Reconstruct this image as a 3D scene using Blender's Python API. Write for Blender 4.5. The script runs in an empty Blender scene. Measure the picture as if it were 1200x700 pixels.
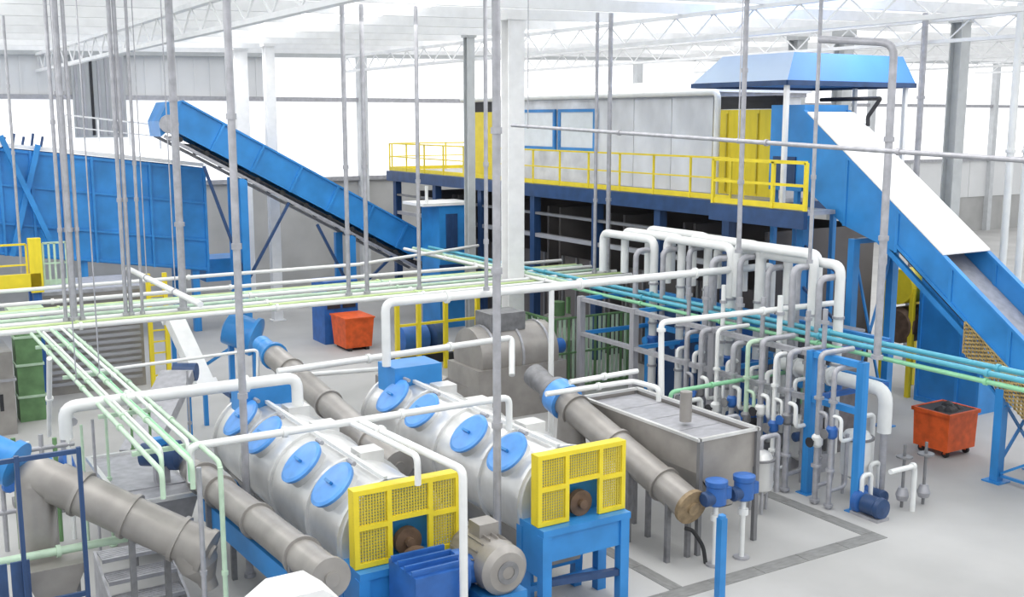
import bpy, math, random
from mathutils import Vector, Matrix

random.seed(4)
SC = bpy.context.scene
COL = SC.collection

# ------------------------------------------------------------------ camera
cam_d = bpy.data.cameras.new('camera')
cam = bpy.data.objects.new('camera', cam_d)
COL.objects.link(cam)
cam_d.sensor_width = 36.0
cam_d.lens = 36.0 * 1279.0 / 1200.0
cam_d.clip_end = 400.0
cam.location = (0.0, 0.0, 7.4)
cam.rotation_euler = (math.radians(90.0 - 9.324), 0.0, math.radians(58.3 - 90.0))
SC.camera = cam

# ------------------------------------------------------------------ world and light
world = bpy.data.worlds.new('daylight')
SC.world = world
world.use_nodes = True
bg = world.node_tree.nodes['Background']
bg.inputs['Color'].default_value = (0.93, 0.97, 1.0, 1.0)
bg.inputs['Strength'].default_value = 0.8

SKY_X = (2.0, 12.0, 22.0, 34.0)          # skylight strips in the roof


def roof_z(x):
    return 10.05 + 0.02 * x


for sx in SKY_X:
    ld = bpy.data.lights.new('skylight_light', 'AREA')
    ld.shape = 'RECTANGLE'
    ld.size = 2.4
    ld.size_y = 40.0
    ld.energy = 450.0
    ld.color = (1.0, 0.99, 0.96)
    lo = bpy.data.objects.new('skylight_light', ld)
    COL.objects.link(lo)
    lo.location = (sx, 22.0, roof_z(sx) - 0.55)

SC.view_settings.view_transform = 'Standard'
SC.view_settings.look = 'None'
SC.view_settings.gamma = 1.0
SC.view_settings.use_curve_mapping = False
SC.view_settings.exposure = 0.25


# ------------------------------------------------------------------ materials
MATS = {}


def mat(name, col, rough=0.5, metal=0.0, vary=0.12, scale=3.0, bump=0.0, emit=0.0, spec=0.5):
    m = bpy.data.materials.new(name)
    m.use_nodes = True
    nt = m.node_tree
    b = nt.nodes['Principled BSDF']
    b.inputs['Roughness'].default_value = rough
    b.inputs['Metallic'].default_value = metal
    b.inputs['Specular IOR Level'].default_value = spec
    tc = nt.nodes.new('ShaderNodeTexCoord')
    nz = nt.nodes.new('ShaderNodeTexNoise')
    nz.inputs['Scale'].default_value = scale
    nz.inputs['Detail'].default_value = 5.0
    nt.links.new(tc.outputs['Object'], nz.inputs['Vector'])
    rp = nt.nodes.new('ShaderNodeValToRGB')
    rp.color_ramp.elements[0].position = 0.3
    rp.color_ramp.elements[1].position = 0.7
    rp.color_ramp.elements[0].color = tuple(c * (1 - vary) for c in col) + (1,)
    rp.color_ramp.elements[1].color = tuple(min(1.0, c * (1 + vary)) for c in col) + (1,)
    nt.links.new(nz.outputs['Fac'], rp.inputs['Fac'])
    nt.links.new(rp.outputs['Color'], b.inputs['Base Color'])
    if bump:
        n2 = nt.nodes.new('ShaderNodeTexNoise')
        n2.inputs['Scale'].default_value = scale * 8
        nt.links.new(tc.outputs['Object'], n2.inputs['Vector'])
        bp = nt.nodes.new('ShaderNodeBump')
        bp.inputs['Strength'].default_value = bump
        nt.links.new(n2.outputs['Fac'], bp.inputs['Height'])
        nt.links.new(bp.outputs['Normal'], b.inputs['Normal'])
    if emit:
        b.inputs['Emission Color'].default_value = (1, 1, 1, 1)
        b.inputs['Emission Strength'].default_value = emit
    MATS[name] = m
    return m


mat('blue', (0.035, 0.25, 0.62), 0.35, vary=0.18, scale=1.2)
mat('blue_lit', (0.10, 0.33, 0.78), 0.28, vary=0.15, scale=4)  # machine blue made lighter, bright light on upward lids put into the colour
mat('blue_roof', (0.09, 0.30, 0.75), 0.4, vary=0.08, scale=0.8)
mat('blue_dark', (0.025, 0.065, 0.17), 0.4, vary=0.2)
mat('blue_motor', (0.03, 0.13, 0.42), 0.4, vary=0.2)
mat('teal', (0.10, 0.42, 0.55), 0.35, vary=0.1)
mat('green', (0.28, 0.62, 0.36), 0.4, vary=0.1)
mat('lime', (0.55, 0.68, 0.33), 0.45, vary=0.12)
mat('green_pale', (0.50, 0.66, 0.50), 0.45, vary=0.15)
mat('green_dark', (0.14, 0.27, 0.12), 0.6, vary=0.25)
mat('yellow', (0.83, 0.66, 0.03), 0.45, vary=0.08)
mat('yellow_mesh', (0.62, 0.50, 0.05), 0.5, vary=0.12)
mat('orange', (0.72, 0.11, 0.02), 0.5, vary=0.2, scale=5)
mat('white', (0.88, 0.88, 0.88), 0.45, vary=0.06)
mat('white_pipe', (0.80, 0.81, 0.80), 0.4, vary=0.05)
mat('cladding', (0.78, 0.79, 0.80), 0.5, vary=0.04, scale=0.6)
mat('ceiling_white', (0.82, 0.83, 0.84), 0.6, vary=0.04, scale=0.5, emit=0.62)  # translucent roof sheet; daylight through it put in as an even glow
mat('blue_roof_lit', (0.52, 0.64, 0.80), 0.35, vary=0.06, scale=0.8)  # paler roof blue, light on the canopy's left face put into the colour
mat('roof_steel', (0.85, 0.86, 0.87), 0.5, vary=0.05)
mat('steel_white', (0.62, 0.64, 0.66), 0.5, vary=0.08)
mat('galv', (0.42, 0.42, 0.45), 0.45, 0.35, vary=0.15, scale=6)
mat('galv_dark', (0.24, 0.24, 0.25), 0.5, 0.4, vary=0.2, scale=6)
mat('stainless', (0.74, 0.74, 0.73), 0.3, 0.45, vary=0.15, scale=1.5)
mat('tube_grey', (0.35, 0.33, 0.31), 0.42, 0.35, vary=0.16, scale=2.0)
mat('insulation', (0.74, 0.75, 0.77), 0.34, 0.3, vary=0.25, scale=1.1, bump=0.25)
mat('column_grey', (0.50, 0.52, 0.53), 0.5, vary=0.08)
mat('concrete', (0.45, 0.447, 0.44), 0.65, vary=0.13, scale=0.35, bump=0.05)
mat('concrete_wall', (0.46, 0.46, 0.455), 0.8, vary=0.1, scale=0.8)
mat('drain', (0.24, 0.24, 0.235), 0.6, vary=0.2, scale=4)
mat('black', (0.025, 0.025, 0.03), 0.6, vary=0.3)
mat('rubber', (0.03, 0.03, 0.032), 0.75, vary=0.2)
mat('rust', (0.13, 0.08, 0.05), 0.7, vary=0.35, scale=6)
mat('tan', (0.50, 0.36, 0.15), 0.6, vary=0.25, scale=5)
mat('brown_cap', (0.30, 0.22, 0.13), 0.55, 0.2, vary=0.3, scale=8)
mat('bunker', (0.12, 0.11, 0.11), 0.8, vary=0.35, scale=1.5)
mat('glass', (0.75, 0.80, 0.84), 0.08, vary=0.05, spec=0.8)
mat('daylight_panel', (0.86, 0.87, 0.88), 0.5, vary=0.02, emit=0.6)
mat('skylight', (0.9, 0.9, 0.9), 0.5, vary=0.02, emit=1.6)


# ------------------------------------------------------------------ mesh helpers
def root_of(o):
    while o.parent:
        o = o.parent
    return o


def tag(o, label=None, cat=None, group=None, kind=None):
    if label:
        o['label'] = label
    if cat:
        o['category'] = cat
    if group:
        o['group'] = group
    if kind:
        o['kind'] = kind
    return o


def thing(name, loc, label, cat, group=None):
    o = bpy.data.objects.new(name, None)
    o.empty_display_size = 0.2
    COL.objects.link(o)
    o.location = loc
    return tag(o, label, cat, group)


class MB:
    """collects geometry in world coordinates, then links it as one mesh object"""

    def __init__(self):
        self.v, self.f, self.s = [], [], []

    def add(self, vs, fs, smooth=False):
        n = len(self.v)
        self.v += [Vector(p) for p in vs]
        self.f += [[i + n for i in q] for q in fs]
        self.s += [smooth] * len(fs)
        return self

    def hexa(self, p):
        return self.add(p, [(0, 3, 2, 1), (4, 5, 6, 7), (0, 1, 5, 4), (1, 2, 6, 5), (2, 3, 7, 6), (3, 0, 4, 7)])

    def box(self, x0, x1, y0, y1, z0, z1):
        return self.hexa([(x0, y0, z0), (x1, y0, z0), (x1, y1, z0), (x0, y1, z0),
                          (x0, y0, z1), (x1, y0, z1), (x1, y1, z1), (x0, y1, z1)])

    def bar(self, p, q, w, h, upv=(0, 0, 1)):
        """rectangular bar from p to q; w across, h along the up side"""
        p, q = Vector(p), Vector(q)
        d = (q - p).normalized()
        u = Vector(upv)
        if abs(d.dot(u)) > 0.98:
            u = Vector((0, 1, 0))
        s = d.cross(u).normalized() * (w / 2)
        t = s.cross(d).normalized() * (h / 2)
        return self.hexa([p - s - t, p + s - t, q + s - t, q - s - t, p - s + t, p + s + t, q + s + t, q - s + t])

    def prism(self, poly, ext):
        """poly: list of points, extruded by vector ext"""
        n = len(poly)
        e = Vector(ext)
        a = [Vector(p) for p in poly]
        vs = a + [p + e for p in a]
        fs = [list(range(n))[::-1], list(range(n, 2 * n))]
        for i in range(n):
            j = (i + 1) % n
            fs.append([i, j, n + j, n + i])
        return self.add(vs, fs)

    def lathe(self, p, d, prof, n=20, smooth=True, caps=True):
        """prof: (t, r) along direction d from p"""
        p, d = Vector(p), Vector(d).normalized()
        u = Vector((0, 0, 1)) if abs(d.z) < 0.9 else Vector((1, 0, 0))
        a = d.cross(u).normalized()
        b = d.cross(a).normalized()
        for k in range(len(prof) - 1):
            (t0, r0), (t1, r1) = prof[k], prof[k + 1]
            vs = []
            for t, r in ((t0, r0), (t1, r1)):
                for i in range(n):
                    an = 2 * math.pi * i / n
                    vs.append(p + d * t + (a * math.cos(an) + b * math.sin(an)) * max(r, 1e-4))
            fs = [(i, (i + 1) % n, n + (i + 1) % n, n + i) for i in range(n)]
            self.add(vs, fs, smooth)
        if caps:
            for (t, r), flip in ((prof[0], False), (prof[-1], True)):
                if r > 1e-3:
                    vs = [p + d * t + (a * math.cos(2 * math.pi * i / n) + b * math.sin(2 * math.pi * i / n)) * r
                          for i in range(n)]
                    self.add(vs, [list(range(n)) if flip else list(range(n))[::-1]])
        return self

    def tube(self, p, q, r, n=12):
        p, q = Vector(p), Vector(q)
        return self.lathe(p, q - p, [(0, r), ((q - p).length, r)], n)

    def path(self, pts, r, n=10, bend=None):
        """tube along a polyline with rounded elbows"""
        P = [Vector(p) for p in pts]
        bend = bend or r * 2.2
        out = [P[0]]
        for i in range(1, len(P) - 1):
            a, b, c = P[i - 1], P[i], P[i + 1]
            u, w = (a - b), (c - b)
            k = min(bend, u.length * 0.45, w.length * 0.45)
            s, e = b + u.normalized() * k, b + w.normalized() * k
            for j in range(6):
                t = j / 5
                out.append(s * (1 - t) ** 2 + b * 2 * t * (1 - t) + e * t ** 2)
        out.append(P[-1])
        d0 = (out[1] - out[0]).normalized()
        ref = Vector((0, 0, 1)) if abs(d0.z) < 0.9 else Vector((1, 0, 0))
        a = d0.cross(ref).normalized()
        vs = []
        m = len(out)
        for i in range(m):
            d = (out[min(i + 1, m - 1)] - out[max(i - 1, 0)]).normalized()
            a = (a - d * a.dot(d)).normalized()
            b = d.cross(a)
            for k in range(n):
                an = 2 * math.pi * k / n
                vs.append(out[i] + (a * math.cos(an) + b * math.sin(an)) * r)
        fs = []
        for i in range(m - 1):
            for k in range(n):
                k2 = (k + 1) % n
                fs.append((i * n + k, i * n + k2, (i + 1) * n + k2, (i + 1) * n + k))
        self.add(vs, fs, True)
        self.add(vs[:n], [list(range(n))[::-1]])
        self.add(vs[-n:], [list(range(n))])
        return self

    def build(self, name, m, parent=None, label=None, cat=None, group=None, kind=None):
        if parent is None:
            xs = [p.x for p in self.v]
            ys = [p.y for p in self.v]
            base = Vector(((min(xs) + max(xs)) / 2, (min(ys) + max(ys)) / 2, min(p.z for p in self.v)))
        else:
            base = Vector(root_of(parent).location)
        me = bpy.data.meshes.new(name)
        me.from_pydata([p - base for p in self.v], [], self.f)
        me.polygons.foreach_set('use_smooth', self.s)
        me.materials.append(MATS[m])
        me.update()
        o = bpy.data.objects.new(name, me)
        COL.objects.link(o)
        if parent is None:
            o.location = base
        else:
            o.parent = parent
        return tag(o, label, cat, group, kind)


UNIT = {}


def piece(name, m, parent, x0, x1, y0, y1, z0, z1):
    """box piece that shares one unit-cube mesh per material"""
    if m not in UNIT:
        b = MB().box(-.5, .5, -.5, .5, -.5, .5)
        me = bpy.data.meshes.new('unit_' + m)
        me.from_pydata(b.v, [], b.f)
        me.materials.append(MATS[m])
        UNIT[m] = me
    o = bpy.data.objects.new(name, UNIT[m])
    COL.objects.link(o)
    base = Vector(root_of(parent).location)
    o.parent = parent
    o.location = Vector(((x0 + x1) / 2, (y0 + y1) / 2, (z0 + z1) / 2)) - base
    o.scale = (x1 - x0, y1 - y0, z1 - z0)
    return o


def copy_tree(o, parent=None):
    c = o.copy()
    COL.objects.link(c)
    c.parent = parent
    for ch in list(o.children):
        copy_tree(ch, c)
    return c


def V(*a):
    return Vector(a)


# ------------------------------------------------------------------ setting: floor, wall, ceiling
YW = 46.0
floor = MB().box(-8, 95, -6, YW, -0.2, 0).build('floor', 'concrete', kind='structure',
                                                label='light grey polished concrete floor of the hall')

wall = MB().box(-8, 95, YW, YW + 0.3, 0, 4.80).build('wall_back', 'concrete_wall', kind='structure',
                                                   label='grey concrete lower wall with white cladding above')
bays = [-8 + 6 * i for i in range(18)]
for i in range(17):
    x0, x1 = bays[i], bays[i + 1]
    xm = (x0 + x1) / 2
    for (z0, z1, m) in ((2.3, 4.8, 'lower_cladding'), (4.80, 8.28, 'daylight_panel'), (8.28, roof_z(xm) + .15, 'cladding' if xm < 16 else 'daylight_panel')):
        if m == 'lower_cladding':
            if xm > 34:
                MB().box(x0 + .02, x1 - .02, YW - .06, YW, z0, z1).build('panel', 'cladding', wall)
            continue
        b = MB().box(x0 + 0.02, x1 - 0.02, YW + 0.10, YW + 0.20, z0, z1)
        if m == 'cladding':
            for k in range(9):
                xr = x0 + 0.35 + k * 0.66
                b.box(xr, xr + 0.08, YW + 0.06, YW + 0.10, z0, z1)
        b.build('panel', m, wall)
for z0 in (4.74, 8.22):
    MB().box(-8, 95, YW - 0.2, YW + 0.1, z0 - .05, z0 + 0.13).build('girt', 'galv', wall)
MB().prism([(-8, YW - 0.2, roof_z(-8) - .35), (95, YW - 0.2, roof_z(95) - .35), (95, YW - 0.2, roof_z(95) - .15),
            (-8, YW - 0.2, roof_z(-8) - .15)], (0, 0.3, 0)).build('girt', 'column_grey', wall)
for xc in (2.0, 20.4, 36.0, 44.0, 54.0, 66.0, 80.0):
    MB().box(xc - .2, xc + .2, YW - 0.35, YW, 0, roof_z(xc) - .3).build('wall_post', 'steel_white', wall)

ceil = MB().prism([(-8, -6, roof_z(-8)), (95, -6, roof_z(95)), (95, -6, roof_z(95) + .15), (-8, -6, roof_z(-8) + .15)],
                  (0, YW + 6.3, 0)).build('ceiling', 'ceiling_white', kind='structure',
                                          label='glowing white translucent sheet ceiling with beams and joists')
for k in range(14):
    yy = 5.0 + 3.0 * k
    MB().hexa([(-8, yy, roof_z(-8) - .28), (95, yy, roof_z(95) - .28), (95, yy + .12, roof_z(95) - .28),
               (-8, yy + .12, roof_z(-8) - .28), (-8, yy, roof_z(-8)), (95, yy, roof_z(95)),
               (95, yy + .12, roof_z(95)), (-8, yy + .12, roof_z(-8))]).build('purlin', 'roof_steel', ceil)
for xb in (-3.0, 7.0, 19.6, 28.0, 40.0, 52.0, 64.0):
    zt = roof_z(xb) - 0.28
    b = MB()
    b.box(xb - .09, xb + .09, 0, YW, zt - .1, zt)
    b.box(xb - .09, xb + .09, 0, YW, zt - .72, zt - .62)
    for k in range(31):
        y0 = 0.4 + k * 1.48
        b.bar((xb, y0, zt - .64), (xb, y0 + .74, zt - .08), .035, .035, (1, 0, 0))
        b.bar((xb, y0 + .74, zt - .08), (xb, y0 + 1.48, zt - .64), .035, .035, (1, 0, 0))
    b.build('roof_truss', 'roof_steel', ceil)
for sx in SKY_X:
    MB().box(sx - 1.2, sx + 1.2, 2, 42, roof_z(sx - 1.2) - 0.05, roof_z(sx - 1.2) - 0.02).build('skylight_panel', 'skylight', ceil)

# roller shutter / louvre on the far wall and its rail
t = thing('wall_louver', (6.6, YW - .3, 6.7), 'tall grey louvre panel on the white back wall above the blue bunker', 'louver')
a, c = (8.15, 45.70, 9.94), (10.14, 45.70, 6.69)
piece('backing', 'column_grey', t, a[0], c[0], YW - .3, YW - .22, c[2], a[2])
for k in range(7):
    xx = a[0] + (c[0] - a[0]) * (k + .5) / 7
    piece('slat', 'galv' if k != 2 else 'black', t, xx - .05, xx + .05, YW - .36, YW - .3, c[2] + .1, a[2] - .1)

# drain channel in the floor
t = thing('floor_drain', (15.35, 12.45, 0), 'dark grey grated drain channel turning a corner in the concrete floor', 'drain')
for k in range(7):
    x1 = 15.5 - k * 1.0
    piece('grate', 'drain', t, x1 - .985, x1, 12.29, 12.61, 0.0, 0.008)
for k in range(7):
    y0 = 12.625 + k * 1.0
    piece('grate', 'drain', t, 15.2, 15.5, y0, y0 + .985, 0.0, 0.008)
t = thing('floor_channel', (11.0, 16.0, 0), 'narrow dark drain strip running beneath the stainless hopper tank', 'drain')
for k in range(5):
    piece('grate', 'drain', t, 10.75, 11.0, 12.625 + k, 13.61 + k, 0.0, 0.008)


# ------------------------------------------------------------------ columns and conduits from the roof
def column(u, label, m, wx, wy, foot=0.0):
    x, y, z = u
    t = thing('building_column', (x, y, foot), label, 'column')
    top = roof_z(x) - .2
    MB().box(x - wx / 2, x + wx / 2, y - wy / 2, y - wy / 2 + .04, foot, top).build('flange', m, t)
    MB().box(x - wx / 2, x + wx / 2, y + wy / 2 - .04, y + wy / 2, foot, top).build('flange', m, t)
    MB().box(x - .03, x + .03, y - wy / 2 + .04, y + wy / 2 - .04, foot, top).build('web', m, t)
    MB().box(x - wx / 2 - .08, x + wx / 2 + .08, y - wy / 2 - .08, y + wy / 2 + .08, foot, foot + .04).build('base_plate', m, t)
    MB().box(x - wx / 2 - .05, x + wx / 2 + .05, y - wy / 2 - .05, y + wy / 2 + .05, top - .15, top + .1).build('capital', m, t)
    return t


column((15.78, 25.51, 3.67), 'thick white steel column rising in the middle of the hall to the roof', 'white', .5, .4)
column((13.46, 41.50, 6.10), 'white steel column standing behind the inclined blue belt conveyor', 'white', .5, .4)
column((29.45, 21.77, 4.91), 'grey steel column behind the white cover of the big conveyor', 'column_grey', .42, .42)
column((13.62, 38.70, 4.00), 'short-looking white column under the middle of the inclined conveyor', 'white', .36, .3)
column((18.23, 32.23, 2.80), 'grey steel column at the far end of the cabin', 'column_grey', .28, .28)
column((31.21, 30.09, 2.18), 'grey steel column rising behind the blue canopy', 'column_grey', .5, .5)
column((31.12, 27.79, 2.43), 'second grey steel column showing above the blue canopy', 'column_grey', .5, .5)


def conduit(p, rpx_d, label, zb, ztop=None, joints=(), m='galv', bend=None):
    """vertical conduit hanging from the roof down to height zb"""
    x, y, _ = p
    r = rpx_d
    zt = ztop or roof_z(x) - .12
    t = thing('conduit_pipe', (x, y, zb), label, 'conduit', 'conduits dropping from the roof')
    pts = [(x, y, zb), (x, y, zt)]
    if bend:
        pts.append((x + bend[0], y + bend[1], zt + bend[2]))
    MB().path(pts, r, 10, bend=.25).build('pipe', m, t)
    for zj in joints:
        MB().lathe((x, y, zj), (0, 0, 1), [(0, r * 1.35), (.09, r * 1.35)], 10).build('coupling', m, t)
    MB().lathe((x, y, zb), (0, 0, 1), [(-.02, r * 1.6), (.05, r * 1.6)], 10).build('end_collar', m, t)
    return t


CP = [  # point on the conduit, radius, label, foot height, couplings
    ((3.98, 31.00, 4.31), .035, 'thin grey conduit nearest the left edge of the view, before the blue bunker', 3.3, (6.5, 8.2)),
    ((4.03, 25.05, 4.49), .04, 'left of the three grey conduits bunched before the blue bunker', 3.08, (5.0, 7.3)),
    ((4.20, 25.05, 4.48), .075, 'thick middle conduit of the bunch of three before the blue bunker', 3.08, (5.0, 7.9)),
    ((4.37, 25.05, 4.47), .04, 'right of the three grey conduits bunched before the blue bunker', 3.08, (5.0,)),
    ((5.30, 25.05, 4.94), .045, 'left of the conduit trio before the middle of the blue bunker', 3.08, (5.6, 7.2)),
    ((5.41, 25.05, 4.05), .045, 'middle of the conduit trio before the middle of the blue bunker', 3.08, (5.6,)),
    ((5.66, 25.05, 4.86), .035, 'right of the conduit trio before the middle of the blue bunker', 3.08, (5.6, 6.4)),
    ((6.58, 25.05, 3.63), .085, 'thick grey conduit in front of the head of the inclined conveyor', 3.08, (5.0, 7.8)),
    ((5.24, 16.66, 1.11), .06, 'long grey conduit reaching down beside the lids of the nearer washer', .02, (3.0, 5.4, 7.4)),
    ((10.68, 25.05, 3.09), .055, 'left grey conduit of the two crossing the lower half of the inclined conveyor', 3.08, (6.2, 4.6)),
    ((11.18, 25.05, 2.50), .055, 'right grey conduit of the two crossing the lower half of the inclined conveyor', 3.08, (6.2,)),
    ((12.65, 25.05, 4.10), .05, 'grey conduit between the inclined conveyor and the cabin', 3.08, (5.8,)),
    ((8.01, 13.39, 1.20), .062, 'thickest grey conduit, reaching down between the two washers before the white column', .02, (2.9, 5.2, 7.2)),
    ((10.71, 18.30, 4.43), .04, 'slim grey conduit just beside the thick white column', 4.1, (5.0, 6.5)),
    ((18.24, 25.05, 3.56), .05, 'left of the two grey conduits before the cabin windows', 3.08, (5.1,)),
    ((18.70, 25.05, 3.53), .065, 'right of the two grey conduits before the cabin windows', 3.08, (5.1,)),
    ((16.90, 17.81, 4.79), .055, 'grey conduit crossing the yellow cabin door', 4.5, (6.0, 8.4)),
    ((16.90, 15.72, 4.63), .04, 'grey conduit crossing the front of the blue canopy', 4.5, (6.2,)),
    ((27.69, 21.69, 5.88), .09, 'grey conduit to the right of the blue canopy by the back wall', .02, (8.0,)),
]
for p, r, lab, zf, js in CP:
    conduit(p, r, lab, zf, joints=js)
p = (16.30, 13.40, 3.64)
conduit(p, .07, 'grey bent conduit dropping in front of the big right conveyor', 3.0, ztop=8.75, joints=(5.2, 7.0), bend=(-.5, 1.3, .12))
U0 = (27.50, 18.27, 3.91)[0]
for u in ((27.32, 18.38, 3.91), (27.71, 18.15, 3.91)):
    conduit(u, .10, ('left' if u[0] < U0 else 'right') + ' of the two white downpipes at the right edge behind the conveyor', .02, joints=(6.5,), m='white_pipe')


# ------------------------------------------------------------------ railings
def railing(name, a, c, label, n, m='yellow', h=1.1, group=None, toe=True, w=.05):
    """straight guard rail from a to c (floor points)"""
    a, c = Vector(a), Vector(c)
    t = thing(name, a, label, 'railing', group)
    for i in range(n + 1):
        p = a.lerp(c, i / n)
        MB().box(p.x - w / 2, p.x + w / 2, p.y - w / 2, p.y + w / 2, p.z, p.z + h).build('post', m, t)
    up = V(0, 0, 1)
    MB().bar(a + up * h, c + up * h, w, w).build('top_rail', m, t)
    MB().bar(a + up * h * .52, c + up * h * .52, w * .8, w * .8).build('mid_rail', m, t)
    if toe:
        MB().bar(a + up * .08, c + up * .08, .02, .14).build('toe_board', m, t)
    return t


# ------------------------------------------------------------------ sorting cabin on its platform
PZ = 5.32
PX = 19.55
t = thing('sorting_platform', (22.6, 30.0, 0), 'dark blue steel platform carrying the silver cabin', 'platform')
MB().box(PX + .1, 25.2, 20.9, 41.5, PZ - .1, PZ).build('deck', 'galv', t)
MB().box(PX - .65, 19.8, 17.7, 20.9, PZ - .1, PZ).build('walkway', 'galv', t)
MB().box(PX - .05, PX + .1, 20.9, 41.5, PZ - .42, PZ - .02).build('edge_beam', 'blue_dark', t)
MB().box(PX - .78, PX - .65, 17.7, 20.9, PZ - .42, PZ - .02).build('edge_beam', 'blue_dark', t)
MB().box(25.15, 25.3, 20.9, 41.5, PZ - .42, PZ - .02).build('edge_beam', 'blue_dark', t)
MB().box(PX + .1, 25.15, 20.75, 20.9, PZ - .42, PZ - .1).build('edge_beam', 'blue_dark', t)
for yy in (21.2, 24.0, 27.0, 30.5, 34.0, 37.5, 41.0):
    for xx in (PX + .2, 25.0):
        piece('leg', 'blue_dark', t, xx - .13, xx + .13, yy - .13, yy + .13, 0, PZ - .42)
    piece('cross_beam', 'blue_dark', t, PX + .1, 25.15, yy - .1, yy + .1, PZ - .42, PZ - .1)
for ya, yb in ((21.2, 24.0), (24.0, 27.0), (27.0, 30.5), (30.5, 34.0), (34.0, 37.5), (37.5, 41.0)):
    piece('tie_beam', 'galv', t, PX + .11, PX + .29, ya + .13, yb - .13, 3.55, 3.68)
    piece('tie_beam', 'galv_dark', t, PX + .11, PX + .29, ya + .13, yb - .13, 4.3, 4.38)
for i, yy in enumerate((22.0, 25.25, 28.75, 32.25, 35.75, 39.0)):
    lab = ['at the cabin door end', 'second from the cabin door end', 'third from the cabin door end',
           'below the middle of the cabin', 'under the cabin windows', 'at the far end of the platform'][i]
    bt = thing('sorting_bunker', (22.4, yy, 0), 'dark storage bunker under the platform, ' + lab, 'bunker', 'bunkers under the platform')
    piece('side_wall', 'bunker', bt, 20.5, 24.6, yy - 1.45, yy - 1.35, 0, 4.5)
    piece('side_wall', 'bunker', bt, 20.5, 24.6, yy + 1.35, yy + 1.45, 0, 4.5)
    piece('back_wall', 'bunker', bt, 24.5, 24.6, yy - 1.35, yy + 1.35, 0, 4.5)
    piece('gate', 'bunker', bt, 20.55, 20.63, yy - 1.35, yy + 1.35, 0, 2.9)
    for k in range(4):
        piece('gate_rib', 'galv_dark', bt, 20.47, 20.55, yy - 1.2 + k * .8 - .04, yy - 1.2 + k * .8 + .04, .1, 2.9)

CX, CY0, CY1, CZ = 21.2, 23.5, 37.6, 8.16
t = thing('sorting_cabin', (23.0, 31.0, PZ), 'long silver insulated sorting cabin with blue framed windows', 'cabin')
MB().box(CX, 24.6, CY0, CY1, PZ, CZ).build('body', 'insulation', t)
k = 0
yy = CY0
while yy < CY1 - .2:
    y2 = min(yy + 1.8, CY1)
    if not (28.6 < (yy + y2) / 2 < 33.9):
        piece('wall_panel', 'insulation', t, CX - .035, CX, yy + .015, y2 - .015, PZ + .02, CZ - .14)
    yy = y2
MB().box(CX - .12, 24.7, CY0 - .12, CY1 + .1, CZ - .12, CZ).build('fascia', 'galv', t)
MB().prism([(CX - .25, CY0 - .2, CZ), (24.85, CY0 - .2, CZ), (24.85, CY0 - .2, CZ + .1), (23.0, CY0 - .2, CZ + .42), (CX - .25, CY0 - .2, CZ + .1)],
           (0, CY1 - CY0 + .4, 0)).build('roof', 'white', t)
for y0, y1 in ((29.05, 31.2), (31.4, 33.55)):
    w = MB()
    z0, z1 = PZ + 1.05, CZ - .42
    w.box(CX - .1, CX - .02, y0, y1, z0, z0 + .1)
    w.box(CX - .1, CX - .02, y0, y1, z1 - .1, z1)
    w.box(CX - .1, CX - .02, y0, y0 + .12, z0 + .1, z1 - .1)
    w.box(CX - .1, CX - .02, y1 - .12, y1, z0 + .1, z1 - .1)
    fr = w.build('window_frame', 'blue', t)
    MB().box(CX - .06, CX - .04, y0 + .12, y1 - .12, z0 + .1, z1 - .1).build('pane', 'glass', fr)
# white gutter pipe that runs along the eave and drops by the door
q = MB().path([(CX - .38, 37.4, CZ - .02), (CX - .38, 22.95, CZ - .02), (CX - .38, 22.95, PZ + .01)], .09, 10)
q.build('gutter_pipe', 'white_pipe', label='white gutter pipe along the cabin eave dropping by the yellow door', cat='pipe')

t = thing('door_housing', (21.0, 22.4, PZ), 'bright yellow sheet door panels closing the cabin end by the blue canopy', 'door')
for k in range(4):
    y0 = 21.1 + k * .6
    piece('door_leaf', 'yellow', t, CX - .02, CX + .06, y0, y0 + .585, PZ + .02, CZ - .5)
    piece('hinge_strip', 'yellow_mesh', t, CX - .05, CX - .02, y0 + .02, y0 + .06, PZ + .1, CZ - .6)
piece('lintel', 'black', t, CX - .02, CX + .3, 21.1, 23.48, CZ - .48, CZ - .14)

t = thing('far_door', (21.1, 36.3, PZ), 'yellow door at the far end of the cabin beside the grey column', 'door')
MB().box(21.1, 21.16, 35.5, 37.2, PZ, PZ + 2.35).build('door_leaf', 'yellow', t)
MB().box(21.1, 21.16, 35.5, 37.2, PZ + 2.35, PZ + 2.75).build('door_head', 'black', t)

# canopy over the conveyor head
t = thing('canopy', (21.5, 20.9, 8.2), 'blue hipped sheet metal canopy over the head of the big conveyor', 'canopy')
x0, x1, y0, y1, z0, z1 = 19.3, 23.9, 18.9, 22.3, 8.30, 9.0
e = [(x0, y0, z0), (x1, y0, z0), (x1, y1, z0), (x0, y1, z0)]
u = [(x0 + .55, y0 + .35, z1), (x1 - .12, y0 + .35, z1), (x1 - .12, y1 - .55, z1), (x0 + .55, y1 - .55, z1)]
for nm, q in (('hip_panel', (e[0], e[1], u[1], u[0])), ('hip_panel', (e[3], e[0], u[0], u[3])),
              ('hip_panel', (e[1], e[2], u[2], u[1])), ('hip_panel', (e[2], e[3], u[3], u[2])), ('roof_panel', u)):
    MB().prism(q, (0, 0, -.03)).build(nm, 'blue_roof_lit' if q[0] == e[3] else 'blue_roof', t)  # left hip coloured paler to carry the light on it
b = MB()
b.box(x0, x1, y0 - .03, y0, z0 - .1, z0 + .02).box(x0, x1, y1, y1 + .03, z0 - .1, z0 + .02)
b.box(x0 - .03, x0, y0, y1, z0 - .1, z0 + .02).box(x1, x1 + .03, y0, y1, z0 - .1, z0 + .02)
b.build('eave_trim', 'blue_dark', t)
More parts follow.
